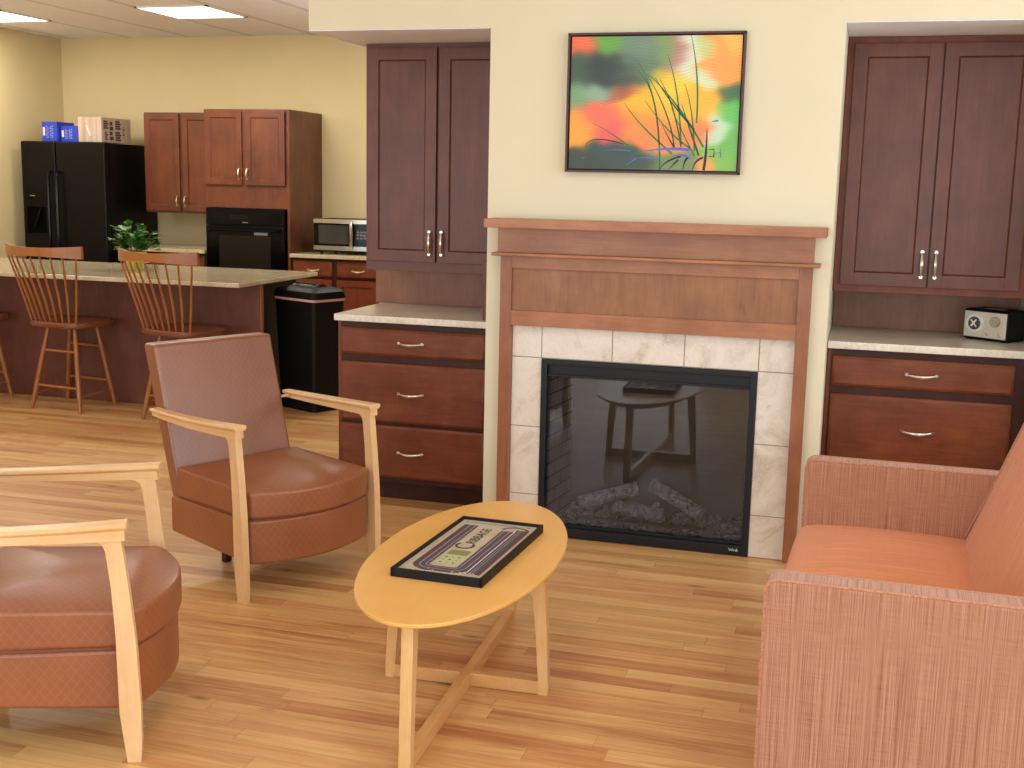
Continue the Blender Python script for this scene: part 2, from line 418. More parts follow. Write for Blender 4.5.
# windows on the right-hand and rear walls (daylight comes through them)
def window_wall(name, axis, pos, th, a0, a1, openings):
    mb = MB()
    def bx(p0, p1, z0, z1):
        if axis == 'x': mb.box(min(pos, pos + th), max(pos, pos + th), p0, p1, z0, z1)
        else: mb.box(p0, p1, min(pos, pos + th), max(pos, pos + th), z0, z1)
    cur = a0
    for (p0, p1, z0, z1) in openings:
        bx(cur, p0, 0, ZC); bx(p0, p1, 0, z0); bx(p0, p1, z1, ZC); cur = p1
    bx(cur, a1, 0, ZC)
    struct(name, mb, M['wall'], 'cream painted wall with windows', 'wall')
OR = [(-6.2, -4.0, 0.7, 2.5), (-2.9, -0.3, 0.7, 2.5)]
OB = [(-6.4, -4.6, 0.3, 2.4), (-3.9, -1.5, 0.3, 2.4), (-0.8, 1.6, 0.3, 2.4)]
window_wall('wall_right', 'x', XR, 0.15, YF, YB, OR)
window_wall('wall_rear', 'y', YF, -0.15, XL, XR, OB)
k = 1
for ax, ops in (('x', OR), ('y', OB)):
    for (p0, p1, z0, z1) in ops:
        mb = MB(); t_ = 0.05; a = (XR + .04, XR + .10) if ax == 'x' else (YF - .10, YF - .04)
        for q in ((p0, p0 + t_, z0, z1), (p1 - t_, p1, z0, z1), ((p0 + p1) / 2 - .02, (p0 + p1) / 2 + .02, z0, z1), (p0, p1, z0, z0 + t_), (p0, p1, z1 - t_, z1)):
            if ax == 'x': mb.box(a[0], a[1], q[0], q[1], q[2], q[3])
            else: mb.box(q[0], q[1], a[0], a[1], q[2], q[3])
        struct('window_%d' % k, mb, M['white_plastic'], 'white window frame', 'window'); k += 1

# ------------------------------------------------------------------ cabinet pieces (front faces -Y)
def panel_door(x0, x1, z0, z1, yf, fwid=0.042, th=0.02, rec=0.009):
    """shaker door: frame, bead and recessed panel"""
    mb = MB()
    mb.box(x0, x0 + fwid, yf, yf + th, z0, z1, .002).box(x1 - fwid, x1, yf, yf + th, z0, z1, .002)
    mb.box(x0 + fwid - .001, x1 - fwid + .001, yf + .0005, yf + th, z1 - fwid, z1, .002).box(x0 + fwid - .001, x1 - fwid + .001, yf + .0005, yf + th, z0, z0 + fwid, .002)
    mb.box(x0 + fwid - .002, x1 - fwid + .002, yf + rec, yf + th - .002, z0 + fwid - .002, z1 - fwid + .002)
    b = .006; a0, a1, c0, c1 = x0 + fwid, x1 - fwid, z0 + fwid, z1 - fwid     # sloped bead
    vs = [(a0, yf + .001, c0), (a1, yf + .001, c0), (a1, yf + .001, c1), (a0, yf + .001, c1), (a0 + b, yf + rec, c0 + b), (a1 - b, yf + rec, c0 + b), (a1 - b, yf + rec, c1 - b), (a0 + b, yf + rec, c1 - b)]
    mb.add(vs, [[0, 1, 5, 4], [1, 2, 6, 5], [2, 3, 7, 6], [3, 0, 4, 7]])
    return mb
def shadow_line(x0, x1, z0, z1, yf, fwid=0.042):
    """dark strips standing for the shadow line round the inner panel"""
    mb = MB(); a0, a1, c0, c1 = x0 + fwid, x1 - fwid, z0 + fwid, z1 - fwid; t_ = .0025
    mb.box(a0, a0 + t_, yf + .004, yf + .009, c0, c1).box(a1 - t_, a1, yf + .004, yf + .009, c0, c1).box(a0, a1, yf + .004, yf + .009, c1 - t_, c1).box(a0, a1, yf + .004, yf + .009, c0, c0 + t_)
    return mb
def drawer_front(x0, x1, z0, z1, yf, th=0.022):
    mb = MB(); e = 0.011
    def rg(i, y): return [(x0 + i, y, z0 + i), (x1 - i, y, z0 + i), (x1 - i, y, z1 - i), (x0 + i, y, z1 - i)]
    mb.rings([rg(0, yf + th), rg(0, yf + .009), rg(.003, yf + .006), rg(.008, yf + .004), rg(e, yf + .0005), rg(e + .001, yf)])
    return mb
def pull(cx, cz, yf, L=0.1, vertical=False):
    """bow pull with round feet"""
    mb = MB(); n = 12; path = []; rad = []
    for i in range(n + 1):
        t_ = i / n; a = (t_ - .5) * L * 1.12; d = 0.006 + 0.020 * math.sin(PI * t_) ** 0.7
        path.append((cx, yf - d, cz + a) if vertical else (cx + a, yf - d, cz - 0.007 * math.sin(PI * t_)))
        rad.append(0.0045 + 0.0040 * math.sin(PI * t_) ** 2)
    mb.tube(path, rad, 8)
    for s_ in (-1, 1):
        p = (cx, yf, cz + s_ * L * .5) if vertical else (cx + s_ * L * .5, yf, cz)
        mb.tube([(p[0], p[1] + .002, p[2]), (p[0], p[1] - .004, p[2]), (p[0], p[1] - .012, p[2]), (p[0], p[1] - .017, p[2])], [.0085, .0075, .0045, .0075], 10)
    return mb

def base_cabinet(x0, x1, y, name, label, drawers, toe_y, side_left=True, y1=.79):
    c = thing(name, label, 'cabinet', ((x0 + x1) / 2, y, 0), world=True)
    b = MB().box(x0, x1, y, y1 - .002, 0.10, 0.866).box(x0, x1, toe_y, y1 - .002, 0, 0.10)
    b.build('carcass', M['cherry_dk'], c, False)
    if side_left:
        MB().box(x0 - .003, x0 + .012, y - .001, y1 - .002, 0.0, 0.866).build('side_panel', M['cherry_z'], c, False)
    for (a0, a1, c0, c1) in drawers:
        d = drawer_front(a0, a1, c0, c1, y - .02).build('drawer', M['cherry_x'], c)
        pull((a0 + a1) / 2, (c0 + c1) / 2 + .004, y - .02, .115).build('handle', M['nickel'], d)
    return c
Yc = 0.2605
DZ = [(0.709, 0.834), (0.392, 0.673), (0.125, 0.375)]
base_cabinet(-2.366, WL - .002, Yc, 'drawer_cabinet', 'reddish cherry three-drawer base cabinet left of the fireplace', [(-2.350, -1.632, a, b) for a, b in DZ], 0.335)
base_cabinet(WR + .006, AR - .002, Yc, 'drawer_cabinet', 'reddish cherry drawer cabinet right of the fireplace behind the sofa', [(-0.100, 0.615, a, b) for a, b in DZ], 0.335)
def counter(x0, x1, y0, y1, name, label, mat, z1=0.898, th=0.029, group=None):
    o = MB().box(x0, x1, y0, y1, z1 - th - .003, z1, 0.004).build(name, mat)
    return tag(centre_origin(o), label, 'countertop', group)
counter(-2.3748, WL - .002, 0.2206, 0.833, 'stone_countertop', 'beige stone countertop on the drawer cabinet left of the fireplace', M['counter'])
counter(WR + .002, AR - .002, 0.2263, 0.833, 'stone_countertop', 'pale stone countertop under the silver-faced radio', M['counter'])
for x0, x1, lb in ((-2.405, WL - .002, 'wooden backsplash panel behind the left beige countertop'), (WR + .002, AR - .002, 'wooden backsplash panel behind the small radio')):
    tag(centre_origin(MB().box(x0, x1, 0.797, 0.832, .8985, 1.088, .001).build('backsplash_panel', M['back_wood'])), lb, 'backsplash')

def wall_cabinet(x0, x1, y, y1, z0, z1, doors, name, label, m_door, m_box, hz, hl=.105, fwid=.055, rail=True, group=None, sideh=(1, -1)):
    c = thing(name, label, 'cabinet', ((x0 + x1) / 2, y, z0), world=True, group=group)
    b = MB().box(x0, x1, y, y1, z0, z1, .001)
    b.build('carcass', m_box, c, False)
    for i, (a0, a1, c0, c1) in enumerate(doors):
        d = panel_door(a0, a1, c0, c1, y - .02, fwid).build('door', m_door, c)
        shadow_line(a0, a1, c0, c1, y - .02, fwid).build('panel_shadow_line', M['cherry_dk'], d, False)
        hx = a1 - fwid * .45 if sideh[i % 2] > 0 else a0 + fwid * .45
        pull(hx, hz, y - .02, hl, True).build('handle', M['nickel'] if y < 2 else M['brass'], d)
    return c
wall_cabinet(-2.322, WL - .002, 0.482, 0.829, 1.0903, ZB - .005, [(-2.308, -1.961, 1.137, 2.132), (-1.950, -1.585, 1.137, 2.132)], 'wall_cabinet', 'tall two-door cherry wall cabinet left of the fireplace', M['cherry_up'], M['cherry_up'], 1.23)
wall_cabinet(WR + .002, AR - .002, 0.447, 0.829, 1.0953 - .005, ZB - .005, [(-0.096, 0.256, 1.120, 2.124), (0.262, 0.620, 1.120, 2.124)], 'wall_cabinet', 'tall two-door cherry wall cabinet above the radio', M['cherry_up'], M['cherry_z'], 1.218)
# narrow wooden box on the left counter, seen edge-on beside the wall
c = thing('counter_box', 'narrow upright wooden box with a brass knob at the right end of the left countertop', 'box', (-1.61, 0.24, 0.898), world=True)
MB().box(-1.648, WL - .004, 0.262, 0.45, 0.899, 1.172, .003).build('case', M['cherry_dk'], c)
d = panel_door(-1.648, WL - .004, 0.903, 1.17, 0.242, .02).build('door', M['cherry_z'], c)
MB().tube([(-1.608, .242, 1.125), (-1.608, .232, 1.125), (-1.608, .226, 1.125), (-1.608, .218, 1.125)], [.005, .004, .009, .006], 10).build('knob', M['brass'], d)

# ------------------------------------------------------------------ fireplace surround
c = thing('fireplace_surround', 'wooden fireplace mantel with pale marbled tile facing', 'fireplace', (-0.83, 0, 0), world=True)
e = .0005
MB().box(-1.514, -0.1437, -0.18, -e, 1.3386, 1.3745, .002).build('mantel_shelf', M['mantel_x'], c)
MB().box(-1.490, -0.190, -0.055, -e, 1.232, 1.339, .001).build('frieze', M['mantel_x'], c)
MB().box(-1.505, -0.162, -0.100, -e, 1.218, 1.233, .004).build('molding', M['mantel_x'], c)
for x0, x1 in ((-1.4795, -1.429), (-0.2435, -0.192)):
    MB().box(x0, x1, -0.045, -e, 0, 1.218, .0015).build('leg', M['mantel_z'], c)
p = MB().box(-1.429, -0.2435, -0.032, -e, 0.985, 1.168)
p.build('frieze_panel', M['mantel_p'], c, False)
MB().box(-1.429, -0.2435, -0.0445, -e, 0.9226, 0.987, .0015).build('lower_rail', M['mantel_x'], c)
MB().box(-1.429, -0.2435, -0.0445, -e, 1.166, 1.218, .0015).build('upper_rail', M['mantel_x'], c)
# tiles as one facing, each tile modelled with its joint
tl = MB(); g = .0018; TX0, TX1, TZ = -1.430, -0.2425, 0.9226
xs = [TX0, -1.2981, -0.9914, -0.6879, -0.3843, TX1]
for a, b in zip(xs[:-1], xs[1:]): tl.box(a + g, b - g, -0.012, -e, IZ1 + .004 + g, TZ - g, .0012)
for (a, b) in ((TX0, IX0 - .001), (IX1 + .001, TX1)):
    for z0, z1 in ((0, .1806), (.1806, .4824), (.4824, .785)): tl.box(a + g, b - g, -0.012, -e, z0 + g, z1 - g, .0012)
ft = tl.build('tile_facing', M['tile'], c)
gr = MB()
gr.box(TX0, TX1, -0.009, -e, .783, TZ).box(TX0, IX0, -.009, -e, 0, .783).box(IX1, TX1, -.009, -e, 0, .783)
gr.build('grout', M['grout'], ft, False)

# fireplace insert
def brick_dark():
    t = NT('dark_firebrick'); v = t.coord(scale=(1, 1, 1))
    tc = t.n('ShaderNodeTexCoord'); br = t.n('ShaderNodeTexBrick'); t.l(tc.outputs['UV'], br.inputs['Vector'])
    br.inputs['Scale'].default_value = 1.0; br.inputs['Brick Width'].default_value = 0.15; br.inputs['Row Height'].default_value = 0.062; br.inputs['Mortar Size'].default_value = 0.003
    br.inputs['Color1'].default_value = lin((165, 168, 186)); br.inputs['Color2'].default_value = lin((182, 185, 204)); br.inputs['Mortar'].default_value = lin((70, 70, 78))
    t.bump(br.outputs['Fac'], -0.5, 0.004)
    return t.set(color=br.outputs['Color'], rough=0.8)
def log_mat():
    t = NT('charred_log_bark'); v = t.coord(); f = t.noise(v, 45, 5, 0.7, 1.0)
    t.bump(f, 0.9, 0.01)
    return t.set(color=t.ramp(f, [(0.35, (74, 74, 80)), (0.5, (150, 150, 162)), (0.65, (210, 212, 224))]), rough=0.8)
def fire_glass():
    t = NT('dark_fireplace_glass')
    tr = t.n('ShaderNodeBsdfTransparent'); tr.inputs[0].default_value = (0.93, 0.92, 0.90, 1)
    gl = t.n('ShaderNodeBsdfGlossy'); gl.inputs['Roughness'].default_value = 0.015; gl.inputs['Color'].default_value = (0.40, 0.43, 0.48, 1)
    fr = t.n('ShaderNodeFresnel'); fr.inputs['IOR'].default_value = 1.9
    mx = t.n('ShaderNodeMixShader'); t.l(fr.outputs[0], mx.inputs[0]); t.l(tr.outputs[0], mx.inputs[1]); t.l(gl.outputs[0], mx.inputs[2])
    t.l(mx.outputs[0], t.out.inputs['Surface'])
    return t.m
M['brick'] = brick_dark(); M['log'] = log_mat(); M['fglass'] = fire_glass()
M['soot'] = plain('firebox_soot', (92, 86, 82), 0.9, var=0.12, vscale=3)
M['ember'] = plain('ember_rock', (112, 112, 120), 0.45, var=0.6, vscale=40)
c = thing('fireplace_insert', 'black framed glass fireplace insert with charred logs', 'fireplace insert', (-0.84, 0.2, 0), world=True)
fr = MB(); fy0, fy1 = -0.022, 0.012
fr.box(IX0, IX0 + .026, fy0, fy1, .002, IZ1, .002).box(IX1 - .026, IX1, fy0, fy1, .002, IZ1, .002)
fr.box(IX0 + .025, IX1 - .025, fy0 + .0015, fy1, IZ1 - .022, IZ1 - .0005, .002).box(IX0 + .025, IX1 - .025, fy0 + .0015, fy1, .0025, .045, .002)
fr.build('frame', M['black_matte'], c)
lv = MB().box(IX0 + .02, IX1 - .02, -.004, .012, .706, .716, .002).box(IX0 + .02, IX1 - .02, .006, .016, .714, .762, .002)
lv.build('hood_louvre', M['black_matte'], c)
MB().box(IX0 + .02, IX1 - .02, .0, .012, .043, .056, .002).build('lower_louvre', M['black_matte'], c)
MB().box(IX0 + .02, IX1 - .02, .014, .018, .05, .716).build('glass_pane', M['fglass'], c, False)
fb = MB(); bx0, bx1, by0, by1 = IX0 + .004, IX1 - .004, .02, .40
fb.mat(0).box(bx0, bx1, by1 - .01, by1, .01, .77)
fb.mat(0).box(bx0, bx1, by0, by1, .76, .772).box(bx0, bx1, by0, by1, .008, .03)
fb.mat(1)
fb.add([(bx0 + .02, by0, .03), (bx0 + .055, .33, .03), (bx0 + .055, .33, .76), (bx0 + .02, by0, .76)], [[0, 1, 2, 3]])
fb.add([(bx1 - .02, by0, .03), (bx1 - .055, .33, .03), (bx1 - .055, .33, .76), (bx1 - .02, by0, .76)], [[3, 2, 1, 0]])
fb.mat(0).box(bx0, bx1, .33, .34, .03, .76)
fb.build('firebox', [M['soot'], M['brick']], c, False)
# ember bed: a mound of small rocks
em = MB(); rnd = random.Random(3)
def rock(mb, x, y, z, r, rd):
    n = 6; rs = []
    for i, (k_, h) in enumerate(((.5, -.6), (1, -.1), (.9, .35), (.4, .75))):
        rs.append([(x + r * k_ * math.cos(2 * PI * j / n + i) * rd.uniform(.75, 1.2), y + r * k_ * math.sin(2 * PI * j / n + i) * rd.uniform(.75, 1.2), z + r * h) for j in range(n)])
    mb.rings(rs)
for i in range(420):
    x = rnd.uniform(bx0 + .07, bx1 - .05); y = rnd.uniform(.05, .30)
    em.box(0, 0, 0, 0, 0, 0) if False else None
    rock(em, x, y, .035 + .035 * (y - .05) / .25 + rnd.uniform(0, .01), rnd.uniform(.008, .019), rnd)
em.box(bx0 + .05, bx1 - .03, .04, .32, .028, .042)
q = em.build('ember_bed', M['ember'], c); q['kind'] = 'stuff'
def log(p0, p1, r, seed):
    rd = random.Random(seed); mb = MB(); n = 14; k = 12; rs = []
    p0 = Vector(p0); p1 = Vector(p1); t = (p1 - p0).normalized(); u = Vector((0, 0, 1)); u = (u - t * u.dot(t)).normalized(); w_ = t.cross(u)
    ph = [rd.uniform(.85, 1.15) for _ in range(n)]
    for i in range(k):
        c_ = p0.lerp(p1, i / (k - 1)); rs.append([tuple(c_ + (u * math.cos(2 * PI * j / n) + w_ * math.sin(2 * PI * j / n)) * r * ph[j] * rd.uniform(.92, 1.08)) for j in range(n)])
    return mb.rings(rs)
log((-1.155, .17, .115), (-.905, .24, .190), .032, 1).build('log', M['log'], c)
l2 = log((-.985, .12, .125), (-.765, .10, .110), .030, 2); l2 = log((-.985, .12, .125), (-.765, .10, .110), .030, 2)
l2.tube([(-.81, .11, .13), (-.79, .09, .165)], [.02, .013], 9)
l2.build('log', M['log'], c)
log((-.835, .22, .215), (-.600, .12, .125), .030, 5).build('log', M['log'], c)
gt = MB().box(-1.13, -.60, .075, .085, .068, .080)
for x in (-1.08, -.97, -.86, -.75, -.65): gt.box(x, x + .012, .075, .26, .070, .082).box(x, x + .012, .073, .085, .080, .112)
gt.build('grate', M['black_matte'], c, False)
# small white script mark on the lower right of the frame
mk = MB(); pts = [(-.466 + i * .0019, -.0228, .026 + .0045 * math.sin(i * 1.5) + (.004 if i in (0, 1, 9) else 0)) for i in range(22)]
mk.tube(pts, .0011, 5); mk.tube([(-.4335, -.0228, .020), (-.430, -.0228, .036)], .0011, 5)
mk.build('badge', M['white_plastic'], c)

# ------------------------------------------------------------------ picture
c = thing('framed_picture', 'framed picture of green reeds against orange and yellow blur, above the mantel', 'picture', (-0.857, -0.002, 1.571), world=True)
x0, x1, z0, z1 = -1.2135, -0.4995, 1.571, 2.125
f = MB(); t_ = .009; ya, yb = -.035, -.002
f.box(x0, x0 + t_, ya, yb, z0, z1, .001).box(x1 - t_, x1, ya, yb, z0, z1, .001).box(x0, x1, ya, yb, z1 - t_, z1, .001).box(x0, x1, ya, yb, z0, z0 + t_, .001)
f.build('frame', plain('picture_frame_wood', (70, 34, 28), .45), c)
MB().box(x0 + .004, x1 - .004, -.018, -.004, z0 + .004, z1 - .004).build('backing', plain('picture_black_gap', (14, 12, 12), .8), c, False)
blobs = [(.05, .04, .10, .09, (238, 112, 70)), (.22, .05, .08, .07, (96, 170, 60)), (.20, .24, .15, .12, (44, 60, 58)), (.06, .26, .08, .12, (66, 92, 70)), (.40, .10, .14, .10, (112, 140, 118)),
 (.34, .30, .10, .08, (70, 84, 70)), (.44, .24, .10, .1, (96, 122, 98)), (.05, .46, .07, .09, (118, 160, 116)), (.14, .42, .10, .06, (140, 176, 150)), (.31, .42, .08, .06, (166, 92, 62)), (.20, .60, .13, .11, (244, 112, 84)),
 (.26, .68, .07, .09, (238, 84, 104)), (.05, .70, .08, .12, (244, 164, 56)), (.42, .50, .11, .10, (252, 186, 44)), (.38, .64, .14, .10, (250, 148, 64)), (.57, .36, .10, .10, (244, 204, 60)),
 (.63, .14, .06, .10, (186, 130, 124)), (.56, .10, .06, .1, (128, 156, 90)), (.70, .16, .06, .12, (214, 226, 196)), (.80, .33, .05, .07, (206, 232, 196)), (.78, .12, .05, .06, (200, 206, 130)), (.88, .22, .11, .12, (248, 164, 80)), (.97, .05, .05, .08, (246, 190, 90)),
 (.80, .50, .11, .10, (252, 182, 56)), (.70, .55, .10, .12, (250, 186, 56)), (.94, .42, .07, .06, (66, 104, 72)), (.96, .56, .07, .10, (100, 196, 96)), (.87, .68, .06, .10, (190, 230, 196)), (.52, .74, .16, .09, (250, 138, 70)), (.76, .70, .10, .08, (246, 132, 74)),
 (.08, .93, .12, .06, (52, 64, 54)), (.27, .88, .13, .08, (52, 74, 70)), (.42, .96, .12, .05, (56, 78, 70)), (.60, .95, .12, .06, (120, 140, 90)), (.90, .92, .08, .08, (126, 186, 82)), (.82, .96, .05, .05, (246, 160, 84)), (.97, .80, .05, .1, (110, 186, 90))]
def paint_col(s, t):
    W = 1e-6; C = [0, 0, 0]
    s, t = s + .018 * math.sin(t * 23 + 2) + .008 * math.sin(t * 61 + s * 9), t + .014 * math.sin(s * 17 + 1) + .006 * math.sin(s * 53)
    for (a, b, sa, sb, col) in blobs:
        d = ((s - a) / (sa * .8)) ** 2 + ((t - b) / (sb * .8)) ** 2
        wgt = math.exp(-d) + 0.002 / (1 + d * d)
        W += wgt
        for i in range(3): C[i] += col[i] * wgt
    n = 1 + .05 * math.sin(t * 260 + 3 * math.sin(s * 19)) * (1 if t < .5 else .5)
    return tuple(min(255, v / W * n) for v in C)
px0, px1, pz0, pz1 = x0 + .014, x1 - .014, z0 + .014, z1 - .014
NXP, NZP = 120, 94
vs = []; cols = []
for j in range(NZP + 1):
    for i in range(NXP + 1):
        s, t = i / NXP, 1 - j / NZP
        vs.append((px0 + (px1 - px0) * s, -.024, pz0 + (pz1 - pz0) * j / NZP)); cols.append(lin(paint_col(s, t)))
fs = [[j * (NXP + 1) + i, j * (NXP + 1) + i + 1, (j + 1) * (NXP + 1) + i + 1, (j + 1) * (NXP + 1) + i] for j in range(NZP) for i in range(NXP)]
pm = MB(); pm.add(vs, fs); pm.box(px0, px1, -.0235, -.018, pz0, pz1)
def strip(pts, wid, mi):
    """a painted stroke given in crop pixels"""
    pm.mat(mi)
    P = [Vector((px0 + (px1 - px0) * (a - (93 - 8 * (b - 68) / 622)) / (775 - 15 * (b - 68) / 622), 0, pz1 - (pz1 - pz0) * (b - 68) / 622)) for a, b in pts]
    if len(P) == 3:
        P = [P[0] * (1 - t) ** 2 + (P[1] * 2 - (P[0] + P[2]) / 2) * 2 * t * (1 - t) + P[2] * t ** 2 for t in [q / 10 for q in range(11)]]
    vs = []
    for i, p in enumerate(P):
        t = (P[min(i + 1, len(P) - 1)] - P[max(i - 1, 0)]).normalized(); n = Vector((t.z, 0, -t.x)); k = wid * 1.55 * (0.25 + .75 * min(1, i / max(1, len(P) - 1) * 1.6))
        for s_ in (-1, 1):
            q = p + n * k * s_; vs.append((q.x, -.0246 - .0001 * (mi - 1), q.z))
    pm.add(vs, [[2 * i, 2 * i + 1, 2 * i + 3, 2 * i + 2] for i in range(len(P) - 1)])
G, G2, BL_, DK = 1, 2, 3, 4
for pts, wd, mi in [([(195, 472), (310, 540), (425, 630)], .0020, G), ([(340, 378), (430, 490), (560, 612)], .0022, G), ([(392, 172), (478, 380), (505, 690)], .0022, G), ([(400, 225), (470, 350), (500, 560)], .0020, G2),
    ([(450, 245), (580, 390), (700, 580)], .0026, G), ([(535, 155), (580, 340), (600, 580)], .0022, G), ([(640, 68), (668, 260), (668, 470)], .0022, G), ([(500, 265), (560, 400), (600, 580)], .0020, G2), ([(440, 240), (530, 420), (570, 585)], .002, G2),
    ([(612, 285), (645, 420), (660, 600)], .0020, G), ([(435, 365), (540, 500), (640, 585)], .0022, G), ([(515, 478), (545, 540), (570, 582)], .0022, G2), ([(600, 380), (640, 500), (680, 620)], .0026, G2), ([(480, 260), (560, 380), (660, 500)], .0022, G2),
    ([(715, 492), (712, 600), (702, 688)], .0034, DK), ([(555, 400), (610, 520), (660, 620)], .0018, G), ([(505, 688), (540, 650), (600, 625)], .0024, DK), ([(610, 688), (618, 650), (632, 630)], .0026, DK), ([(652, 688), (668, 650), (700, 628)], .0026, DK), ([(545, 688), (570, 660), (590, 640)], .0022, DK),
    ([(440, 602), (540, 590), (640, 594)], .0040, BL_), ([(375, 638), (440, 633), (500, 636)], .0012, BL_), ([(560, 628), (600, 618), (640, 632)], .0030, BL_), ([(735, 462), (750, 459), (765, 458)], .0020, BL_), ([(350, 672), (380, 650), (405, 632)], .0015, BL_),
    ([(720, 592), (748, 590)], .0015, DK), ([(748, 590), (746, 626)], .0015, DK), ([(746, 626), (725, 622)], .0015, DK), ([(750, 606), (775, 606)], .0014, BL_), ([(776, 584), (776, 628)], .0018, BL_), ([(250, 602), (300, 598), (370, 602)], .0010, BL_), ([(160, 590), (210, 550), (340, 570)], .0014, DK), ([(140, 637), (160, 637)], .001, BL_)]:
    strip(pts, wd, mi)
t = NT('painted_canvas'); at = t.n('ShaderNodeAttribute'); at.attribute_name = 'paint'
canvas = t.set(color=at.outputs['Color'], rough=.45)
o = pm.build('print', [canvas, plain('reed_green', (34, 118, 56), .6), plain('reed_deep_green', (24, 88, 58), .6), plain('water_blue', (86, 112, 190), .6), plain('reed_shadow', (36, 40, 44), .6)], c, False)
ca = o.data.color_attributes.new('paint', 'FLOAT_COLOR', 'POINT')
for i in range(len(o.data.vertices)):
    ca.data[i].color = cols[i] if i < len(cols) else (0.1, 0.1, 0.1, 1)

# ------------------------------------------------------------------ coffee table
TX, TY = -1.0858, -1.6112
tb = thing('coffee_table', 'oval honey-coloured wooden coffee table on crossed legs', 'table', (TX, TY, 0), math.radians(2.65))
def ell(a, b, n=72): return [(a * math.cos(2 * PI * i / n), b * math.sin(2 * PI * i / n)) for i in range(n)]
MB().slab(ell(.279, .617), .409, .420, .003).build('tabletop', M['tabletop'], tb)
ap = MB(); n = 64
def er(a, b, z): return [(x, y, z) for x, y in ell(a, b, n)]
ap.rings([er(.222, .535, .380), er(.222, .535, .4085), er(.207, .520, .4085), er(.207, .520, .380), er(.222, .535, .380)], False, False)
ap.build('apron', M['beech'], tb)
for (x, y, dx, dy) in ((0, -.575, 0, -1), (0, .565, 0, 1), (-.243, 0, -1, 0), (.243, 0, 1, 0)):
    mb = MB(); rs = []
    for z, off, w_, d_ in ((0, .0, .016, .014), (.03, .0, .016, .015), (.2, -.010, .016, .017), (.4085, -.028, .016, .022)):
        cx, cy = x + dx * off, y + dy * off
        a, b = (d_, w_) if dx else (w_, d_)
        rs.append([(cx - a, cy - b, z), (cx + a, cy - b, z), (cx + a, cy + b, z), (cx - a, cy + b, z)])
    mb.rings(rs).build('leg', M['tableleg'], tb)
MB().box(-.015, .015, -.560, .550, .001, .044, .002).build('crossbar', M['tablebar'], tb)
MB().box(-.230, .230, -.015, .015, .0015, .043, .002).build('crossbar', M['tablebar'], tb)

# ------------------------------------------------------------------ cribbage board
cb = thing('game_board', 'black-framed cribbage board with coloured peg tracks on the coffee table', 'board game', (-1.076, -1.612, .4202), math.radians(-2.2))
hw, hl, hz = .1375, .287, .026
f = MB(); t_ = .009
f.box(-hw, -hw + t_, -hl, hl, 0, hz, .0015).box(hw - t_, hw, -hl, hl, 0, hz, .0015).box(-hw, hw, -hl, -hl + t_, 0, hz, .0015).box(-hw, hw, hl - t_, hl, 0, hz, .0015)
f.build('frame', plain('black_board_frame', (16, 15, 18), .5, spec=.25), cb)
t = NT('printed_board_face'); ff = t.noise(t.coord(), 14, 4)
face = t.set(color=t.ramp(ff, [(.3, (168, 154, 130)), (.7, (190, 178, 154))]), rough=.5)
bd = MB(); bd.box(-hw + t_, hw - t_, -hl + t_, hl - t_, .002, .0165)
zt = .0168
def flat(poly, z, mi): bd.mat(mi); bd.add([(a, b, z) for a, b in poly], [list(range(len(poly)))])
def ribbon(path, w_, z, mi):
    bd.mat(mi); vs = []
    P = [Vector((a, b, 0)) for a, b in path]
    for i, p in enumerate(P):
        tt = (P[min(i + 1, len(P) - 1)] - P[max(i - 1, 0)]).normalized(); nn = Vector((tt.y, -tt.x, 0))
        for s_ in (-1, 1): q = p + nn * w_ * s_; vs.append((q.x, q.y, z))
    bd.add(vs, [[2 * i, 2 * i + 2, 2 * i + 3, 2 * i + 1] for i in range(len(P) - 1)])
def lane(off):
    """U-shaped track: down the left side, round the near end, up the right side, ends in an arch"""
    xl, xr, yb = -.083, .050, -.205
    r = .035
    p = [(xl - off, .225)] + [(xl - off, y) for y in (.1, 0, -.1, yb + .02)]
    for i in range(9):
        a = PI + (PI / 2) * i / 8; p.append((xl + r + (r + off) * math.cos(a), yb + .02 + (r + off) * math.sin(a)))
    for i in range(9):
        a = -PI / 2 + (PI / 2) * i / 8; p.append((xr - r + (r + off) * math.cos(a), yb + .02 + (r + off) * math.sin(a)))
    p += [(xr + off, y) for y in (-.1, 0, .1, .2)]
    return p
ribbon(lane(.0), .024, zt, 1)
for off, mi in ((-.021, 3), (-.014, 2), (-.005, 5), (.004, 2), (.013, 3), (.021, 3)): ribbon(lane(off), .0013 if mi != 2 else .0022, zt + .0002, mi)
# second lane block on the right
ribbon([(.090, -.235), (.090, .222)], .0215, zt, 1)
for dx_, mi in ((-.0190, 4), (-.011, 2), (-.003, 2), (.005, 5), (.012, 3), (.019, 3)): ribbon([(.090 + dx_, -.235), (.090 + dx_, .225)], .0015, zt + .0002, mi)
ribbon([(.069, -.22), (.069, .215)], .0016, zt + .0003, 6)
arch = [(.030 + .036 - .041 * math.cos(PI * i / 12), .215 + .03 * math.sin(PI * i / 12)) for i in range(13)]
ribbon(arch, .005, zt + .0001, 1)
rd = random.Random(4)
for i in range(46):      # peg holes at the near end
    a, b = rd.uniform(-.085, .10), rd.uniform(-.262, -.225)
    flat([(a - .002, b - .002), (a + .002, b - .002), (a + .002, b + .002), (a - .002, b + .002)], zt + .0003, 6 if i % 3 else 2)
flat([(-.052, -.175), (.018, -.175), (.018, -.035), (-.052, -.035)], zt + .0001, 7)
flat([(-.048, -.085), (.016, -.085), (.016, -.038), (-.048, -.038)], zt + .0003, 8)
for a in range(3):
    for b in range(3): x_, y_ = -.038 + a * .02, -.160 + b * .026; flat([(x_ - .0035, y_ - .0045), (x_ + .0035, y_ - .0045), (x_ + .0035, y_ + .0045), (x_ - .0035, y_ + .0045)], zt + .0003, 2 if (a + b) % 2 else 1)
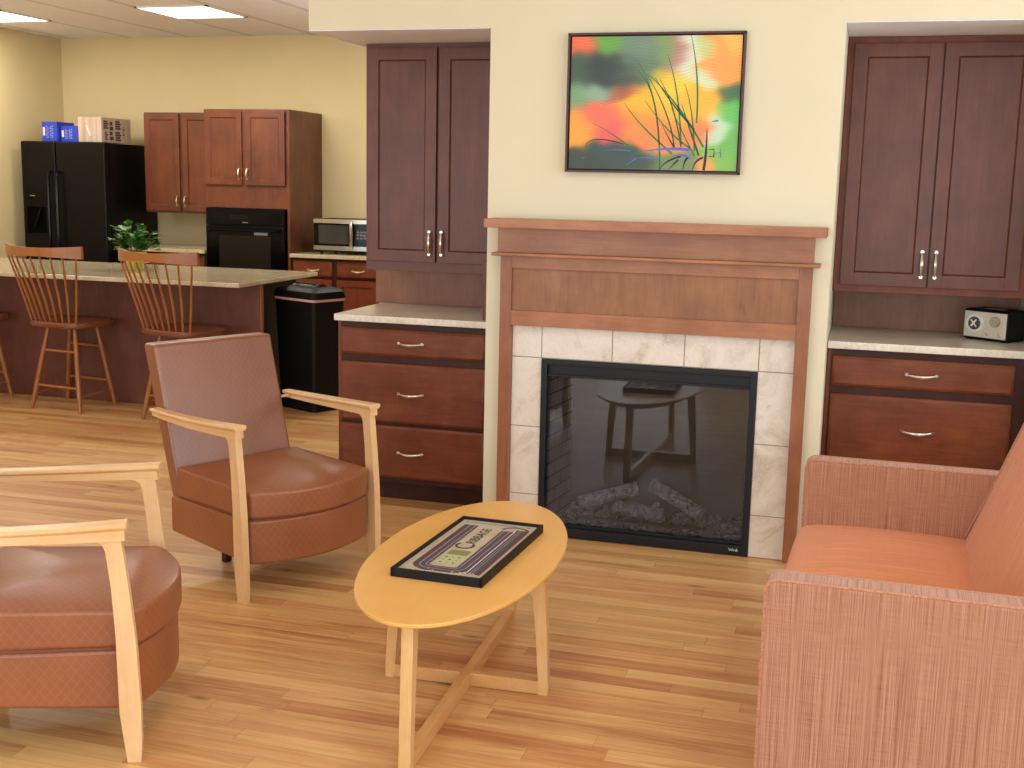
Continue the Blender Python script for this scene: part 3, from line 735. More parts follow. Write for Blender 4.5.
ribbon([(-.098, .254), (.060, .254)], .0018, zt + .0002, 1); ribbon([(-.112, .254), (-.104, .254)], .004, zt + .0002, 1); ribbon([(.094, .256), (.104, .256)], .004, zt + .0002, 3)
bo = bd.build('playing_face', [face, plain('track_dark_brown', (62, 50, 54), .6), plain('track_grey', (140, 132, 136), .6), plain('track_red', (116, 48, 50), .6), plain('track_dark_red', (104, 40, 50), .6), plain('track_blue', (70, 76, 100), .6), plain('track_white', (226, 226, 220), .6), plain('chart_green', (172, 178, 132), .6), plain('chart_olive', (126, 122, 70), .6)], cb, False)
def text_mesh(body, size, mat, parent, name, M4):
    cu = bpy.data.curves.new(name, 'FONT'); cu.body = body; cu.size = size; cu.align_x = 'CENTER'; cu.align_y = 'CENTER'; cu.extrude = 0.0002
    tmp = bpy.data.objects.new(name + '_tmp', cu); COL.objects.link(tmp)
    dg = bpy.context.evaluated_depsgraph_get(); me = bpy.data.meshes.new_from_object(tmp.evaluated_get(dg))
    bpy.data.objects.remove(tmp); bpy.data.curves.remove(cu)
    me.materials.clear(); me.materials.append(mat); me.transform(M4); me.name = name
    o = bpy.data.objects.new(name, me); COL.objects.link(o); o.parent = parent
    return o
# the word reads away from the viewer, small capitals after a large C
R90 = Matrix.Rotation(math.radians(90), 4, 'Z')
text_mesh('C', .085, M['ink'], bo, 'lettering', Matrix.Translation((-.022, .005, zt + .0005)) @ R90)
text_mesh('RIBBAGE', .043, M['ink'], bo, 'lettering', Matrix.Translation((-.018, .118, zt + .0005)) @ R90)

# ------------------------------------------------------------------ armchairs
def arc_front(hw_, x0_, bulge, xr, n=14, rc=.03):
    """plan outline: curved front edge, straight sides"""
    p = []
    for i in range(n + 1):
        t = i / n; y = hw_ - 2 * hw_ * t
        p.append((x0_ + bulge * (1 - (2 * t - 1) ** 2), y))
    # soften the front corners
    p[0] = (x0_ - .012, hw_); p.insert(1, (x0_ + .004, hw_ - .012)); p[-1] = (x0_ - .012, -hw_); p.insert(len(p) - 1, (x0_ + .004, -hw_ + .012))
    for i in range(1, 5): p.append((x0_ + (xr - x0_) * i / 5, -hw_))
    p += [(xr + .01, -hw_), (xr, -hw_ + .01)]
    for i in range(1, 8): p.append((xr, -hw_ + 2 * hw_ * i / 8))
    p += [(xr, hw_ - .01), (xr + .01, hw_)]
    for i in range(4, 0, -1): p.append((x0_ + (xr - x0_) * i / 5, hw_))
    return p
def make_armchair(label, loc, rz):
    c = thing('armchair', label, 'armchair', loc, rz, 'quilted leather armchairs')
    HW = .286
    base = MB().slab(arc_front(HW, -.004, .080, -.515), .128, .294, .012, zf=lambda x, y, z: z + (.022 * (-x / .5) if z < .2 and x < 0 else 0))
    base.build('base', M['leather'], c)
    MB().slab(arc_front(HW - .004, -.008, .080, -.47), .29, .302, .003).build('seam', M['seam'], c)
    seat = MB().slab(arc_front(HW, .002, .086, -.47), .299, .402, .014, .030, zf=lambda x, y, z: z + (.012 * (-x / .5) if z > .36 else 0) )
    seat.build('seat_cushion', M['leather'], c)
    # backrest slab leaning back
    sl = -.276
    def sh(p): return Vector((p.x + sl * (p.z - .415) - .485 + (.02 if p.z < .3 and p.x < -.05 else 0), p.y, p.z))
    b = MB().box(-.085, 0, -.276, .276, .152, .874, .014, 3, sh)
    b.build('backrest', M['leather_back'], c)
    for s in (-1, 1):
        # arm: moulded top rail over a narrower under-rail
        path = []; secs = []; secs2 = []; n = 14
        for i in range(n + 1):
            t = i / n; x = -.001 - .562 * t; y = s * (.316 - .003 * t + .012 * math.sin(PI * t)); z = .652 - .014 * t - .004 * math.sin(PI * t)
            w_ = .027 - .006 * t ** 2; h = .019 - .004 * t
            path.append((x, y, z)); k = .006
            secs.append([(-w_ + .004, 0), (w_ - .004, 0), (w_, -.004), (w_, -.010), (w_ - .007, -h), (-w_ + .007, -h), (-w_, -.010), (-w_, -.004)])
            w2 = w_ - .009; h2 = .047 - .018 * t
            secs2.append([(-w2, -h + .001), (w2, -h + .001), (w2, -h2), (-w2, -h2)])
        a = MB().sweep(path, secs); a.sweep([(p[0] - (.008 if i == 0 else 0), p[1], p[2]) for i, p in enumerate(path)], secs2)
        a.tube([(-.525, s * .262, .620), (-.525, s * .300, .620)], .006, 8)
        a.build('arm', M['beech'], c)
        lp = [(-.100, .606), (-.076, .603), (-.062, .594), (-.055, .575), (-.044, .48), (-.037, .35), (-.034, .14), (-.018, 0), (.017, 0), (.020, .06), (.020, .16), (.013, .33), (.001, .46), (-.009, .55), (-.016, .606)]
        l = MB().prism(lp, s * .301, s * .330); l.build('front_leg', M['beech_z'], c)
        r = MB().prism([(-.45, 0), (-.425, 0), (-.41, .16), (-.45, .16)], s * .07, s * .10); r.build('rear_leg', M['cherry_dk'], c)
    return c
ch = make_armchair('tan quilted leather armchair between the bar stools and the oval coffee table', (-1.944, -.911, 0), -.447)
dup(ch, (-1.892, -2.069, 0), .441, 'tan quilted leather armchair cut off by the left edge of the photo')

# ------------------------------------------------------------------ sofa (local: faces -X)
sf = thing('sofa', 'salmon-orange woven fabric loveseat with thin square arms at right', 'sofa', (-.16, -1.425, 0), math.radians(-1.2))
AH = .612; OW, IW = .708, .622
for s in (-1, 1):
    y0, y1 = sorted((s * IW, s * OW))
    a = MB(); n = 1
    # arm panel, front top corner rounded
    prof = [(.0, .09), (.0, AH - .03)] + [(.03 - .03 * math.cos(a_ * PI / 12), AH - .03 + .03 * math.sin(a_ * PI / 12)) for a_ in range(1, 7)] + [(.82, AH), (.82, .09)]
    def inset(p, d): cx, cy = .41, .35; return [(x + (d if x < cx else -d), z + (d if z < cy else -d)) for x, z in p]
    vsr = [[(x, y0, z) for x, z in inset(prof, .012)], [(x, y0 + .004, z) for x, z in inset(prof, .004)], [(x, y0 + .012, z) for x, z in prof], [(x, y1 - .012, z) for x, z in prof], [(x, y1 - .004, z) for x, z in inset(prof, .004)], [(x, y1, z) for x, z in inset(prof, .012)]]
    a.rings(vsr)
    ao = a.build('arm', M['sofa_arm'], sf)
    for yy in (y0 + .006, y1 - .006):
        MB().tube([(x, yy, z) for x, z in inset(prof, .002)][0:9], .0042, 6).build('welt', M['sofa_welt'], ao)
MB().box(.012, .80, -IW, IW, .09, .29, .01).build('seat_base', M['sofa_back'], sf)
oc = []
cush = MB()
rs = []
# cushion: rounded front edge, gentle crown, full width
NY = 16
ysn = [-IW + 2 * IW * i / NY for i in range(NY + 1)]
def cprof(y):
    e_ = 1 - abs(y / IW) ** 6; cr = .022 * (1 - (y / IW) ** 2); p = []
    for a_ in range(9):
        an = PI * a_ / 16 * 2 - PI / 2
    for (x, z) in ((.02, .285), (-.006, .30), (-.016, .325), (-.018, .345), (-.010, .368), (.010, .381), (.05, .388), (.15, .394), (.30, .396), (.45, .392), (.56, .385), (.60, .30)):
        p.append((x + (.006 if z > .3 and x < .02 else 0) * (1 - e_), y, z + (cr * min(1, max(0, (x + .02) / .12)) * min(1, max(0, (.60 - x) / .15)) if z > .36 else 0)))
    return p
cush.rings([cprof(y) for y in ysn])
cush.build('seat_cushion', M['sofa_seat'], sf)
bk = MB()
def bprof(y):
    cr = .014 * (1 - (y / IW) ** 4)
    return [(x - (cr if k_ < 5 else 0), y, z) for k_, (x, z) in enumerate(((.50, .30), (.535, .40), (.595, .56), (.645, .70), (.690, .825), (.705, .85), (.73, .862), (.80, .862), (.83, .84), (.83, .10), (.70, .10), (.60, .28)))]
bk.rings([bprof(y) for y in ysn])
bk.build('backrest', M['sofa_back'], sf)
for s in (-1, 1):
    MB().tube([(x - .002, s * (IW - .006), z) for x, z in ((.53, .40), (.595, .56), (.645, .70), (.690, .825), (.705, .85), (.73, .862), (.80, .862))], .004, 6).build('welt', M['sofa_welt'], sf)
for x in (.04, .76):
    for y in (-.64, .64):
        MB().lathe([(.018, 0), (.026, .092)], (x, y, 0), 12).build('leg', M['cherry_dk'], sf)

# ------------------------------------------------------------------ radio
rd_ = thing('table_radio', 'small black radio with a silver face, dial and knob on the right countertop', 'radio', (.555, .575, .8985), math.radians(-36))
RW, RD, RH = .104, .075, .132
MB().box(-RW, RW, -RD, RD, .003, RH, .012, 3).build('case', M['black_plastic'], rd_)
MB().box(-RW + .007, RW - .007, -RD - .003, -RD + .004, .013, RH - .009, .0028).build('face_plate', plain('silver_face', (205, 200, 188), .35, .3), rd_)
def disc(mb, cx, cz, r, y0, y1, n=28):
    mb.rings([[(cx + r * math.cos(2 * PI * j / n), y0, cz + r * math.sin(2 * PI * j / n)) for j in range(n)], [(cx + r * math.cos(2 * PI * j / n), y1 + .002, cz + r * math.sin(2 * PI * j / n)) for j in range(n)],
              [(cx + (r - .002) * math.cos(2 * PI * j / n), y1, cz + (r - .002) * math.sin(2 * PI * j / n)) for j in range(n)]]); return mb
dl = MB(); disc(dl, -.047, .072, .041, -RD - .002, -RD - .006); dl.build('tuning_dial', plain('dial_ring', (225, 225, 225), .3, .4), rd_)
dd = MB(); disc(dd, -.047, .072, .028, -RD - .005, -RD - .010); do = dd.build('dial_face', plain('dial_dark', (84, 84, 92), .25, .5), rd_)
pt = MB(); pt.tube([(-.058, -RD - .012, .060), (-.036, -RD - .012, .088)], .004, 6); pt.tube([(-.047, -RD - .012, .072), (-.060, -RD - .012, .086)], .003, 6); pt.tube([(-.047, -RD - .012, .072), (-.034, -RD - .012, .058)], .003, 6); pt.build('pointer', M['white_plastic'], rd_)
kb = MB(); disc(kb, .048, .086, .022, -RD - .002, -RD - .016); kb.build('volume_knob', plain('knob_silver', (176, 170, 156), .3, .6), rd_)
for x in (.015, .068): q = MB(); disc(q, x, .030, .007, -RD - .002, -RD - .010); q.build('button', M['brass'], rd_)
MB().box(-.045, .045, -.01, .012, RH - .002, RH + .0012, .0008).build('top_strip', M['steel'], rd_)
for x in (-.08, .08): MB().box(x - .01, x + .01, -.06, .06, 0, .005).build('foot', M['black_plastic'], rd_)

# ------------------------------------------------------------------ kitchen: fridge
FX0, FX1, FYf, FZ = -7.106, -6.2614, 4.03, 1.789
fg = thing('refrigerator', 'black side-by-side refrigerator with water dispenser', 'refrigerator', ((FX0 + FX1) / 2, 4.4, 0), world=True)
MB().box(FX0, FX1, FYf + .07, YB - .01, .02, FZ - .01, .006).build('body', M['black'], fg)
dl_ = MB().box(FX0, -6.757, FYf, FYf + .065, .08, FZ, .014, 3).build('freezer_door', M['black'], fg)
dr_ = MB().box(-6.750, FX1, FYf, FYf + .065, .08, FZ, .014, 3).build('fridge_door', M['black'], fg)
MB().box(FX0, FX1, FYf + .03, FYf + .07, .01, .075).build('kick_grille', M['black_plastic'], fg)
for x, dro in ((-6.800, dl_), (-6.712, dr_)):
    MB().tube([(x, FYf + .002, 1.53), (x, FYf - .03, 1.525), (x, FYf - .045, 1.49), (x, FYf - .048, 1.2), (x, FYf - .045, .75), (x, FYf - .03, .71), (x, FYf + .002, .705)], [.011, .012, .012, .011, .012, .012, .011], 8, squash=1.1).build('handle', M['black_gloss'], dro)
MB().tube([(-6.712, FYf - .060, 1.40), (-6.712, FYf - .061, 1.0)], .002, 5).build('handle_glint', plain('handle_shine', (120, 120, 126), .2, .8), dr_)  # thin pale strip stands in for the shine along the handle
dp = MB().box(-7.075, -6.845, FYf - .008, FYf + .004, 1.225, 1.375, .004).build('dispenser_panel', M['black_gloss'], dl_)
cv = MB().box(-7.075, -7.060, FYf - .008, FYf + .004, .99, 1.225).box(-6.860, -6.845, FYf - .008, FYf + .004, .99, 1.225).box(-7.075, -6.845, FYf - .008, FYf + .004, .975, .995)
cv.build('dispenser_frame', M['black'], dl_)
MB().box(-7.06, -6.86, FYf - .0015, FYf + .001, .995, 1.225).build('dispenser_shade_sheet', M['cavity_shade'], dl_)  # flat near-black sheet stands in for the shade of the recess
MB().tube([(-6.90, FYf - .02, 1.215), (-6.93, FYf - .02, 1.14), (-6.97, FYf - .01, 1.06)], [.012, .008, .014], 8).build('dispenser_lever', M['black_gloss'], dl_)
MB().box(-7.02, -6.97, FYf - .0095, FYf - .0075, 1.318, 1.324).build('badge', M['steel'], dl_)

# boxes on top of the fridge
def carton(name, label, x0, x1, y0, y1, z1, mat, group=None, mats=None):
    c = thing(name, label, 'box', ((x0 + x1) / 2, (y0 + y1) / 2, FZ), world=True, group=group)
    MB().box(x0, x1, y0, y1, FZ + .0005, z1, .002).build('carton', mat, c)
    return c
blue = plain('blue_carton', (38, 62, 176), .45, var=.06)
for (x0, x1, y0, z1, lb) in ((-6.945, -6.790, 4.12, 1.958, 'taller bright blue printed carton on the refrigerator, nearer the side wall'), (-6.783, -6.612, 4.16, 1.925, 'shorter bright blue printed carton on the refrigerator, beside the brown box')):
    c = carton('blue_box', lb, x0, x1, y0, y0 + .24, z1, blue, 'blue boxes on the refrigerator')
    pr = MB(); h = z1 - FZ; rd = random.Random(int(-x0 * 100)); y = y0 - .0008
    pr.mat(0).box(x0 + .010, x0 + .032, y, y + .001, FZ + .3 * h, FZ + .72 * h)
    pr.mat(1)
    for cx, wd_, n_ in ((x0 + .055, .020, 6), (x0 + .098, .030, 7)):       # upright white lettering, too blurred to read
        for k_ in range(n_):
            zz = FZ + h * (.2 + .62 * k_ / n_)
            pr.box(cx - wd_ / 2, cx + wd_ / 2, y, y + .001, zz, zz + .0035)
            pr.box(cx - wd_ / 2 if k_ % 2 else cx + wd_ / 2 - .004, cx - wd_ / 2 + .004 if k_ % 2 else cx + wd_ / 2, y, y + .001, zz, zz + h * .075)
    pr.build('printing', [plain('cream_label', (214, 204, 180), .6), plain('pale_print', (168, 178, 226), .6)], c, False)
t = NT('brown_cardboard'); v = t.coord(scale=(40, 40, 2)); ff = t.noise(v, 1, 3)
card = t.set(color=t.ramp(ff, [(.35, (172, 148, 128)), (.65, (198, 176, 156))]), rough=.75)
c = carton('cardboard_box', 'tan cardboard carton with dark printing on the refrigerator', -6.585, -6.352, 4.13, 4.56, 2.0, card)
pr = MB(); x = -6.352 + .0003
for (a0, a1, b0, b1) in ((.03, .10, .55, .9), (.12, .17, .1, .9), (.20, .28, .55, .92), (.20, .28, .08, .48), (.31, .33, .3, .7), (.05, .09, .1, .45)):
    for k_ in range(4):
        zz0 = b0 + (b1 - b0) * k_ / 4; pr.box(x, x + .001, 4.13 + a0, 4.13 + a1 - (.012 if k_ % 2 else 0), FZ + .21 * zz0, FZ + .21 * (zz0 + (b1 - b0) * .19))
pr.build('printing', M['ink'], c, False)
MB().tube([(-6.50, 4.129, 1.93), (-6.46, 4.127, 1.84)], .008, 5).build('tape', plain('pale_tape', (230, 214, 196), .4), c)

# kitchen cabinets
wall_cabinet(-6.121, -5.402, 4.42, YB - .004, 1.196, 2.058, [(-6.112, -5.770, 1.214, 2.045), (-5.738, -5.420, 1.214, 2.045)], 'wall_cabinet', 'orange-brown wall cabinet between the refrigerator and the oven', M['kitchen_z'], M['kitchen_side'], 1.30, .075, .05)
tw = thing('oven_cabinet', 'tall wooden oven cabinet with two upper doors in the kitchen', 'cabinet', (-5.0, 4.2, 0), world=True)
TX0_, TX1_ = -5.3977, -4.6083
b = MB().box(TX0_, TX0_ + .02, 4.2, YB - .004, 0, 2.0737).box(TX1_ - .02, TX1_, 4.2, YB - .004, 0, 2.0737).box(TX0_ + .02, TX1_ - .02, 4.75, YB - .004, 0, 2.07).box(TX0_ + .02, TX1_ - .02, 4.2, 4.75, 1.42, 2.0735).box(TX0_ + .02, TX1_ - .02, 4.2, 4.75, .02, .50)
b.build('carcass', M['kitchen_side'], tw, False)
ff_ = MB().box(-5.385, -4.632, 4.1945, 4.2, 1.262, 1.44).box(TX0_, -5.385, 4.195, 4.2, .1, 2.0737).box(-4.632, TX1_, 4.195, 4.2, .1, 2.0737).box(-5.385, -4.632, 4.1945, 4.2, 2.05, 2.0737).box(-5.04, -5.0, 4.1947, 4.2, 1.44, 2.05)
ff_.build('face_frame', M['kitchen_z'], tw, False)
for i, (a0, a1) in enumerate(((-5.385, -5.040), (-5.008, -4.645))):
    d = panel_door(a0, a1, 1.452, 2.055, 4.176, .05).build('door', M['kitchen_z'], tw)
    shadow_line(a0, a1, 1.452, 2.055, 4.176, .05).build('panel_shadow_line', M['cherry_dk'], d, False)
    pull(a1 - .022 if i == 0 else a0 + .022, 1.545, 4.176, .08, True).build('handle', M['brass'], d)
MB().box(-5.385, -4.632, 4.19, 4.2, .12, .50, .002).build('drawer', M['kitchen_z'], tw)
ov = thing('wall_oven', 'black built-in wall oven with glass window', 'oven', (-5.01, 4.2, .52), world=True)
MB().box(-5.376, -4.652, 4.20, 4.72, .525, 1.245, .002).build('body', M['black'], ov)
cp = MB().box(-5.380, -4.648, 4.165, 4.20, 1.122, 1.256, .004).build('control_panel', M['black_gloss'], ov)
dg_ = MB().box(-5.15, -4.98, 4.1640, 4.1652, 1.165, 1.205)
for k_ in range(5): dg_.box(-5.32 + k_ * .03, -5.305 + k_ * .03, 4.1640, 4.1652, 1.18, 1.19)
dg_.build('display', plain('panel_marks', (22, 22, 25), .3, spec=.2), cp, False)
MB().box(-5.035, -4.985, 4.1635, 4.165, 1.140, 1.146).build('badge', M['steel'], cp)
od = MB().box(-5.380, -4.648, 4.160, 4.20, .53, 1.112, .006).build('oven_door', M['black_gloss'], ov)
MB().box(-5.255, -4.775, 4.1585, 4.1605, .62, 1.030, .0006).build('window', plain('oven_window', (36, 29, 24), .2, spec=.3), od)
MB().tube([(-5.33, 4.16, 1.078), (-5.33, 4.125, 1.078), (-5.30, 4.112, 1.078), (-4.73, 4.112, 1.078), (-4.70, 4.125, 1.078), (-4.70, 4.16, 1.078)], .012, 8).build('handle', M['black_gloss'], od)
MB().box(-4.925, -4.80, 4.1582, 4.1602, 1.040, 1.062).build('sticker', plain('grey_sticker', (120, 124, 140), .4), od)
# base units
def kitchen_base(x0, x1, name, label, drawers, doors):
    c = thing(name, label, 'cabinet', ((x0 + x1) / 2, 4.21, 0), world=True)
    MB().box(x0, x1, 4.21, YB - .004, .1, .865).box(x0, x1, 4.28, YB - .004, 0, .1).build('carcass', M['cherry_dk'], c, False)
    for a0, a1 in drawers:
        d = drawer_front(a0, a1, .715, .842, 4.19).build('drawer', M['cherry_x'], c)
        pull((a0 + a1) / 2 + .01, .772, 4.19, .10).build('handle', M['brass'], d)
    for a0, a1 in doors:
        panel_door(a0, a1, .13, .690, 4.19, .05).build('door', M['cherry_z'], c)
kitchen_base(-4.604, -3.79, 'base_cabinet', 'dark cherry base cabinet under the microwave', [(-4.585, -4.232), (-4.187, -3.815)], [(-4.585, -4.232), (-4.187, -3.815)])
kitchen_base(-6.235, -5.402, 'base_cabinet', 'dark cherry base cabinet between the refrigerator and the oven', [(-6.215, -5.84), (-5.80, -5.425)], [(-6.215, -5.84), (-5.80, -5.425)])
counter(-4.604, -3.40, 4.165, YB - .004, 'kitchen_countertop', 'beige stone countertop under the microwave', M['counter_k'])
counter(-6.240, -5.402, 4.165, YB - .004, 'kitchen_countertop', 'beige stone countertop between the refrigerator and the oven', M['counter_k'])
kitchen_base(-3.786, -3.40, 'base_cabinet', 'dark cherry base cabinet at the far end of the kitchen, behind the hutch', [(-3.77, -3.42)], [(-3.77, -3.42)])
tag(centre_origin(MB().tube([(-5.47, YB - .004, 1.19), (-5.44, 4.80, 1.12), (-5.45, 4.795, 1.05), (-5.42, 4.79, .99), (-5.44, 4.79, .9025)], .006, 6).build('power_cord', M['black_plastic'])), 'thin dark cord hanging on the wall beside the oven', 'cord')

# microwave
mw_ = thing('microwave', 'stainless steel microwave with black door on the kitchen counter', 'microwave', (-4.19, 4.5, .898), world=True)
MX0, MX1, MY = -4.445, -3.93, 4.31
MB().box(MX0, MX1, MY, MY + .36, .915, 1.188, .006).build('case', M['black_plastic'], mw_)
def bow(y): return y
fc = MB(); n = 10
def bowed(x0, x1, z0, z1, th):
    rs = []
    for i in range(n + 1):
        t = i / n; x = x0 + (x1 - x0) * t; T = (x - MX0) / (MX1 - MX0); y = MY - .012 - .022 * math.sin(PI * T)
        rs.append([(x, y - th, z0), (x, y - th, z1), (x, MY + .002, z1), (x, MY + .002, z0)])
    return rs
fc.rings(bowed(MX0, MX1, 1.155, 1.188, .002)); fc.rings(bowed(MX0, MX1, .932, .968, .002)); fc.build('trim_bands', M['steel'], mw_)
dm = MB(); dm.rings(bowed(MX0 + .002, -4.075, .968, 1.155, 0)); dmo = dm.build('door', M['black_gloss'], mw_)
gw = MB(); gw.rings(bowed(-4.395, -4.115, .985, 1.140, .0015)); gw.build('window', M['glass_dark'], dmo)
kp = MB(); kp.rings(bowed(-4.075, MX1 - .002, .968, 1.155, 0)); kpo = kp.build('control_panel', M['black_gloss'], mw_)
kk = MB()
for a in range(3):
    for b_ in range(3): kk.box(-4.045 + a * .03, -4.025 + a * .03, MY - .0305, MY - .012, 1.03 + b_ * .025, 1.045 + b_ * .025)
kk.build('keypad', plain('keypad_grey', (120, 120, 120), .5), kpo, False)
MB().tube([(-4.093, MY - .03, 1.18), (-4.088, MY - .052, 1.155), (-4.080, MY - .062, 1.07), (-4.088, MY - .052, .975), (-4.093, MY - .03, .945)], [.010, .015, .015, .015, .010], 8).build('handle', M['steel'], dmo)
for x in (MX0 + .05, MX1 - .05):
    for y in (MY + .04, MY + .32): MB().lathe([(.012, 0), (.012, .018)], (x, y, .8982), 10).build('foot', M['black_plastic'], mw_)

# ------------------------------------------------------------------ island
isl = thing('kitchen_island', 'dark cherry panelled kitchen island with pale overhanging counter edge', 'island', (-5.2, 2.1, 0), world=True)
MB().box(-6.95, -3.700, 1.975, 2.005, 0, .846, .001).build('bar_panel', M['island'], isl, False)
MB().box(-3.702, -3.694, 1.9735, 2.007, 0, .846, .001).build('panel_edge', wood('panel_edge_wood', (130, 76, 48), (150, 92, 60), (168, 110, 76), 'z', .45, .1), isl, False)
MB().box(-6.90, -3.80, 2.005, 2.68, .0, .846).build('carcass', M['black_plastic'], isl, False)  # body coloured black to fill in the shadow gap beside the bar panel
ic = tag(centre_origin(MB().box(-7.10, -3.672, 1.654, 2.763, .8465, .875, .005).build('island_countertop', M['counter_k'])), 'long polished beige stone countertop on the kitchen island', 'countertop')

# ------------------------------------------------------------------ stools (local: faces +Y)
def make_stool(label, loc, rz):
    c = thing('bar_stool', label, 'stool', loc, rz, 'spindle-back stools at the island')
    ol = []
    for i in range(40):
        a = 2 * PI * i / 40; ca, sa = math.cos(a), math.sin(a); p_ = 3.2
        x = -.012 + .250 * abs(ca) ** (2 / p_) * (1 if ca > 0 else -1); y = .205 * abs(sa) ** (2 / p_) * (1 if sa > 0 else -1)
        ol.append((x * (1 + .06 * (y / .2)), y))
    MB().slab(ol, .540, .578, .012, 0, zf=lambda x, y, z: z - (.010 * max(0, 1 - (x * x + y * y) / .035) if z > .56 else 0)).build('seat', M['stool_seat'], c)
    feet = {(-1, -1): (-.185, -.195), (1, -1): (.228, -.195), (-1, 1): (-.232, .165), (1, 1): (.185, .165)}
    tops = {(-1, -1): (-.09, -.115), (1, -1): (.13, -.115), (-1, 1): (-.14, .120), (1, 1): (.085, .120)}
    def at_(k_, z): t = z / .55; f_ = feet[k_]; q = tops[k_]; return Vector((f_[0] + (q[0] - f_[0]) * t, f_[1] + (q[1] - f_[1]) * t, z))
    for k_ in feet:
        MB().tube([at_(k_, z) for z in (0, .02, .18, .34, .48, .55)], [.011, .013, .0175, .0165, .014, .012], 10).build('leg', M['stool'], c)
    for za, zb_, a, b in ((.385, .385, (-1, -1), (1, -1)), (.155, .155, (-1, -1), (1, -1)), (.395, .395, (-1, 1), (1, 1)), (.165, .165, (-1, 1), (1, 1)), (.10, .10, (-1, -1), (-1, 1)), (.10, .10, (1, -1), (1, 1))):
        p0, p1 = at_(a, za), at_(b, zb_); MB().tube([p0, p0.lerp(p1, .5), p1], [.0075, .0095, .0075], 8).build('rung', M['stool'], c)
    # curved crest rail
    n = 16; rs = []
    def crest(t):  # t -1..1
        return .318 * t + .012, -.345 + .115 * t * t
    for i in range(n + 1):
        t = -1 + 2 * i / n; x, y = crest(t); z1 = 1.074 - .014 * (1 - t * t); z0 = .992 + .016 * (1 - t * t)
        if abs(t) > .97: z0 += .004
        rs.append([(x, y - .009, z0), (x, y + .009, z0), (x, y + .007, z1), (x, y - .011, z1)])
    MB().rings(rs).build('crest_rail', M['stool'], c)
    for i in range(9):
        t = -1 + 2 * i / 8; xb = .185 * t; yb_ = -.180 + .022 * t * t; xt, yt = crest(t * .90)
        MB().tube([(xb, yb_, .562), (xb + (xt - xb) * .35, yb_ + (yt - yb_) * .30, .72), (xt, yt, 1.000)], [.0065, .0082, .0060], 8).build('spindle', M['stool'], c)
    return c
st = make_stool('golden wood spindle-back stool at the island, fully visible, nearest the refrigerator', (-4.955, 1.757, 0), math.radians(-8))
dup(st, (-4.078, 1.690, 0), math.radians(-11), 'golden wood spindle-back stool half hidden behind the tan armchair, below the plant')
dup(st, (-5.765, 1.742, 0), math.radians(-8), 'golden wood stool mostly cut off by the left edge of the photo')

# ------------------------------------------------------------------ trash can
tc_ = thing('trash_can', 'tall black plastic trash can with swing lid and pink bag edge', 'trash can', (-3.512, 2.300, 0), math.radians(-24))
def rrect(hw_, hd_, r, z, n=5):
    p = []
    for cx, cy, a0 in ((hw_ - r, hd_ - r, 0), (-hw_ + r, hd_ - r, 90), (-hw_ + r, -hd_ + r, 180), (hw_ - r, -hd_ + r, 270)):
        for i in range(n + 1):
            a = math.radians(a0 + 90 * i / n); p.append((cx + r * math.cos(a), cy + r * math.sin(a), z))
    return p
HWt, HDt = .206, .135
MB().rings([rrect(.176, .112, .03, 0), rrect(.181, .117, .03, .02), rrect(HWt, HDt, .03, .742)]).build('bin', M['black_plastic'], tc_)
MB().rings([rrect(HWt + .003, HDt + .003, .03, .730), rrect(HWt + .006, HDt + .006, .03, .737), rrect(HWt + .004, HDt + .004, .03, .750)]).build('bag_edge', M['pink'], tc_)
lid = MB(); lid.rings([rrect(HWt + .008, HDt + .008, .035, .747), rrect(HWt + .012, HDt + .012, .04, .757), rrect(HWt + .006, HDt + .006, .045, .792), rrect(HWt - .015, HDt - .015, .05, .808), rrect(HWt - .05, HDt - .045, .05, .818), rrect(HWt - .09, HDt - .085, .03, .822)])
lo = lid.build('lid', M['black_plastic'], tc_)
fl = MB(); rs = []
for i in range(13):
    t = -1 + 2 * i / 12; z = .824 + .014 * math.cos(t * PI * .9); rs.append([(-.12, t * .085, z), (.12, t * .085, z), (.12, t * .085, .810), (-.12, t * .085, .810)])
fl.rings(rs).build('swing_flap', plain('flap_sheen', (48, 48, 48), .3), lo)
MB().tube([(-.10, -.03, .836), (-.04, -.055, .842), (.04, -.055, .842), (.10, -.03, .836)], .006, 6).build('lid_rim', M['black_plastic'], lo)

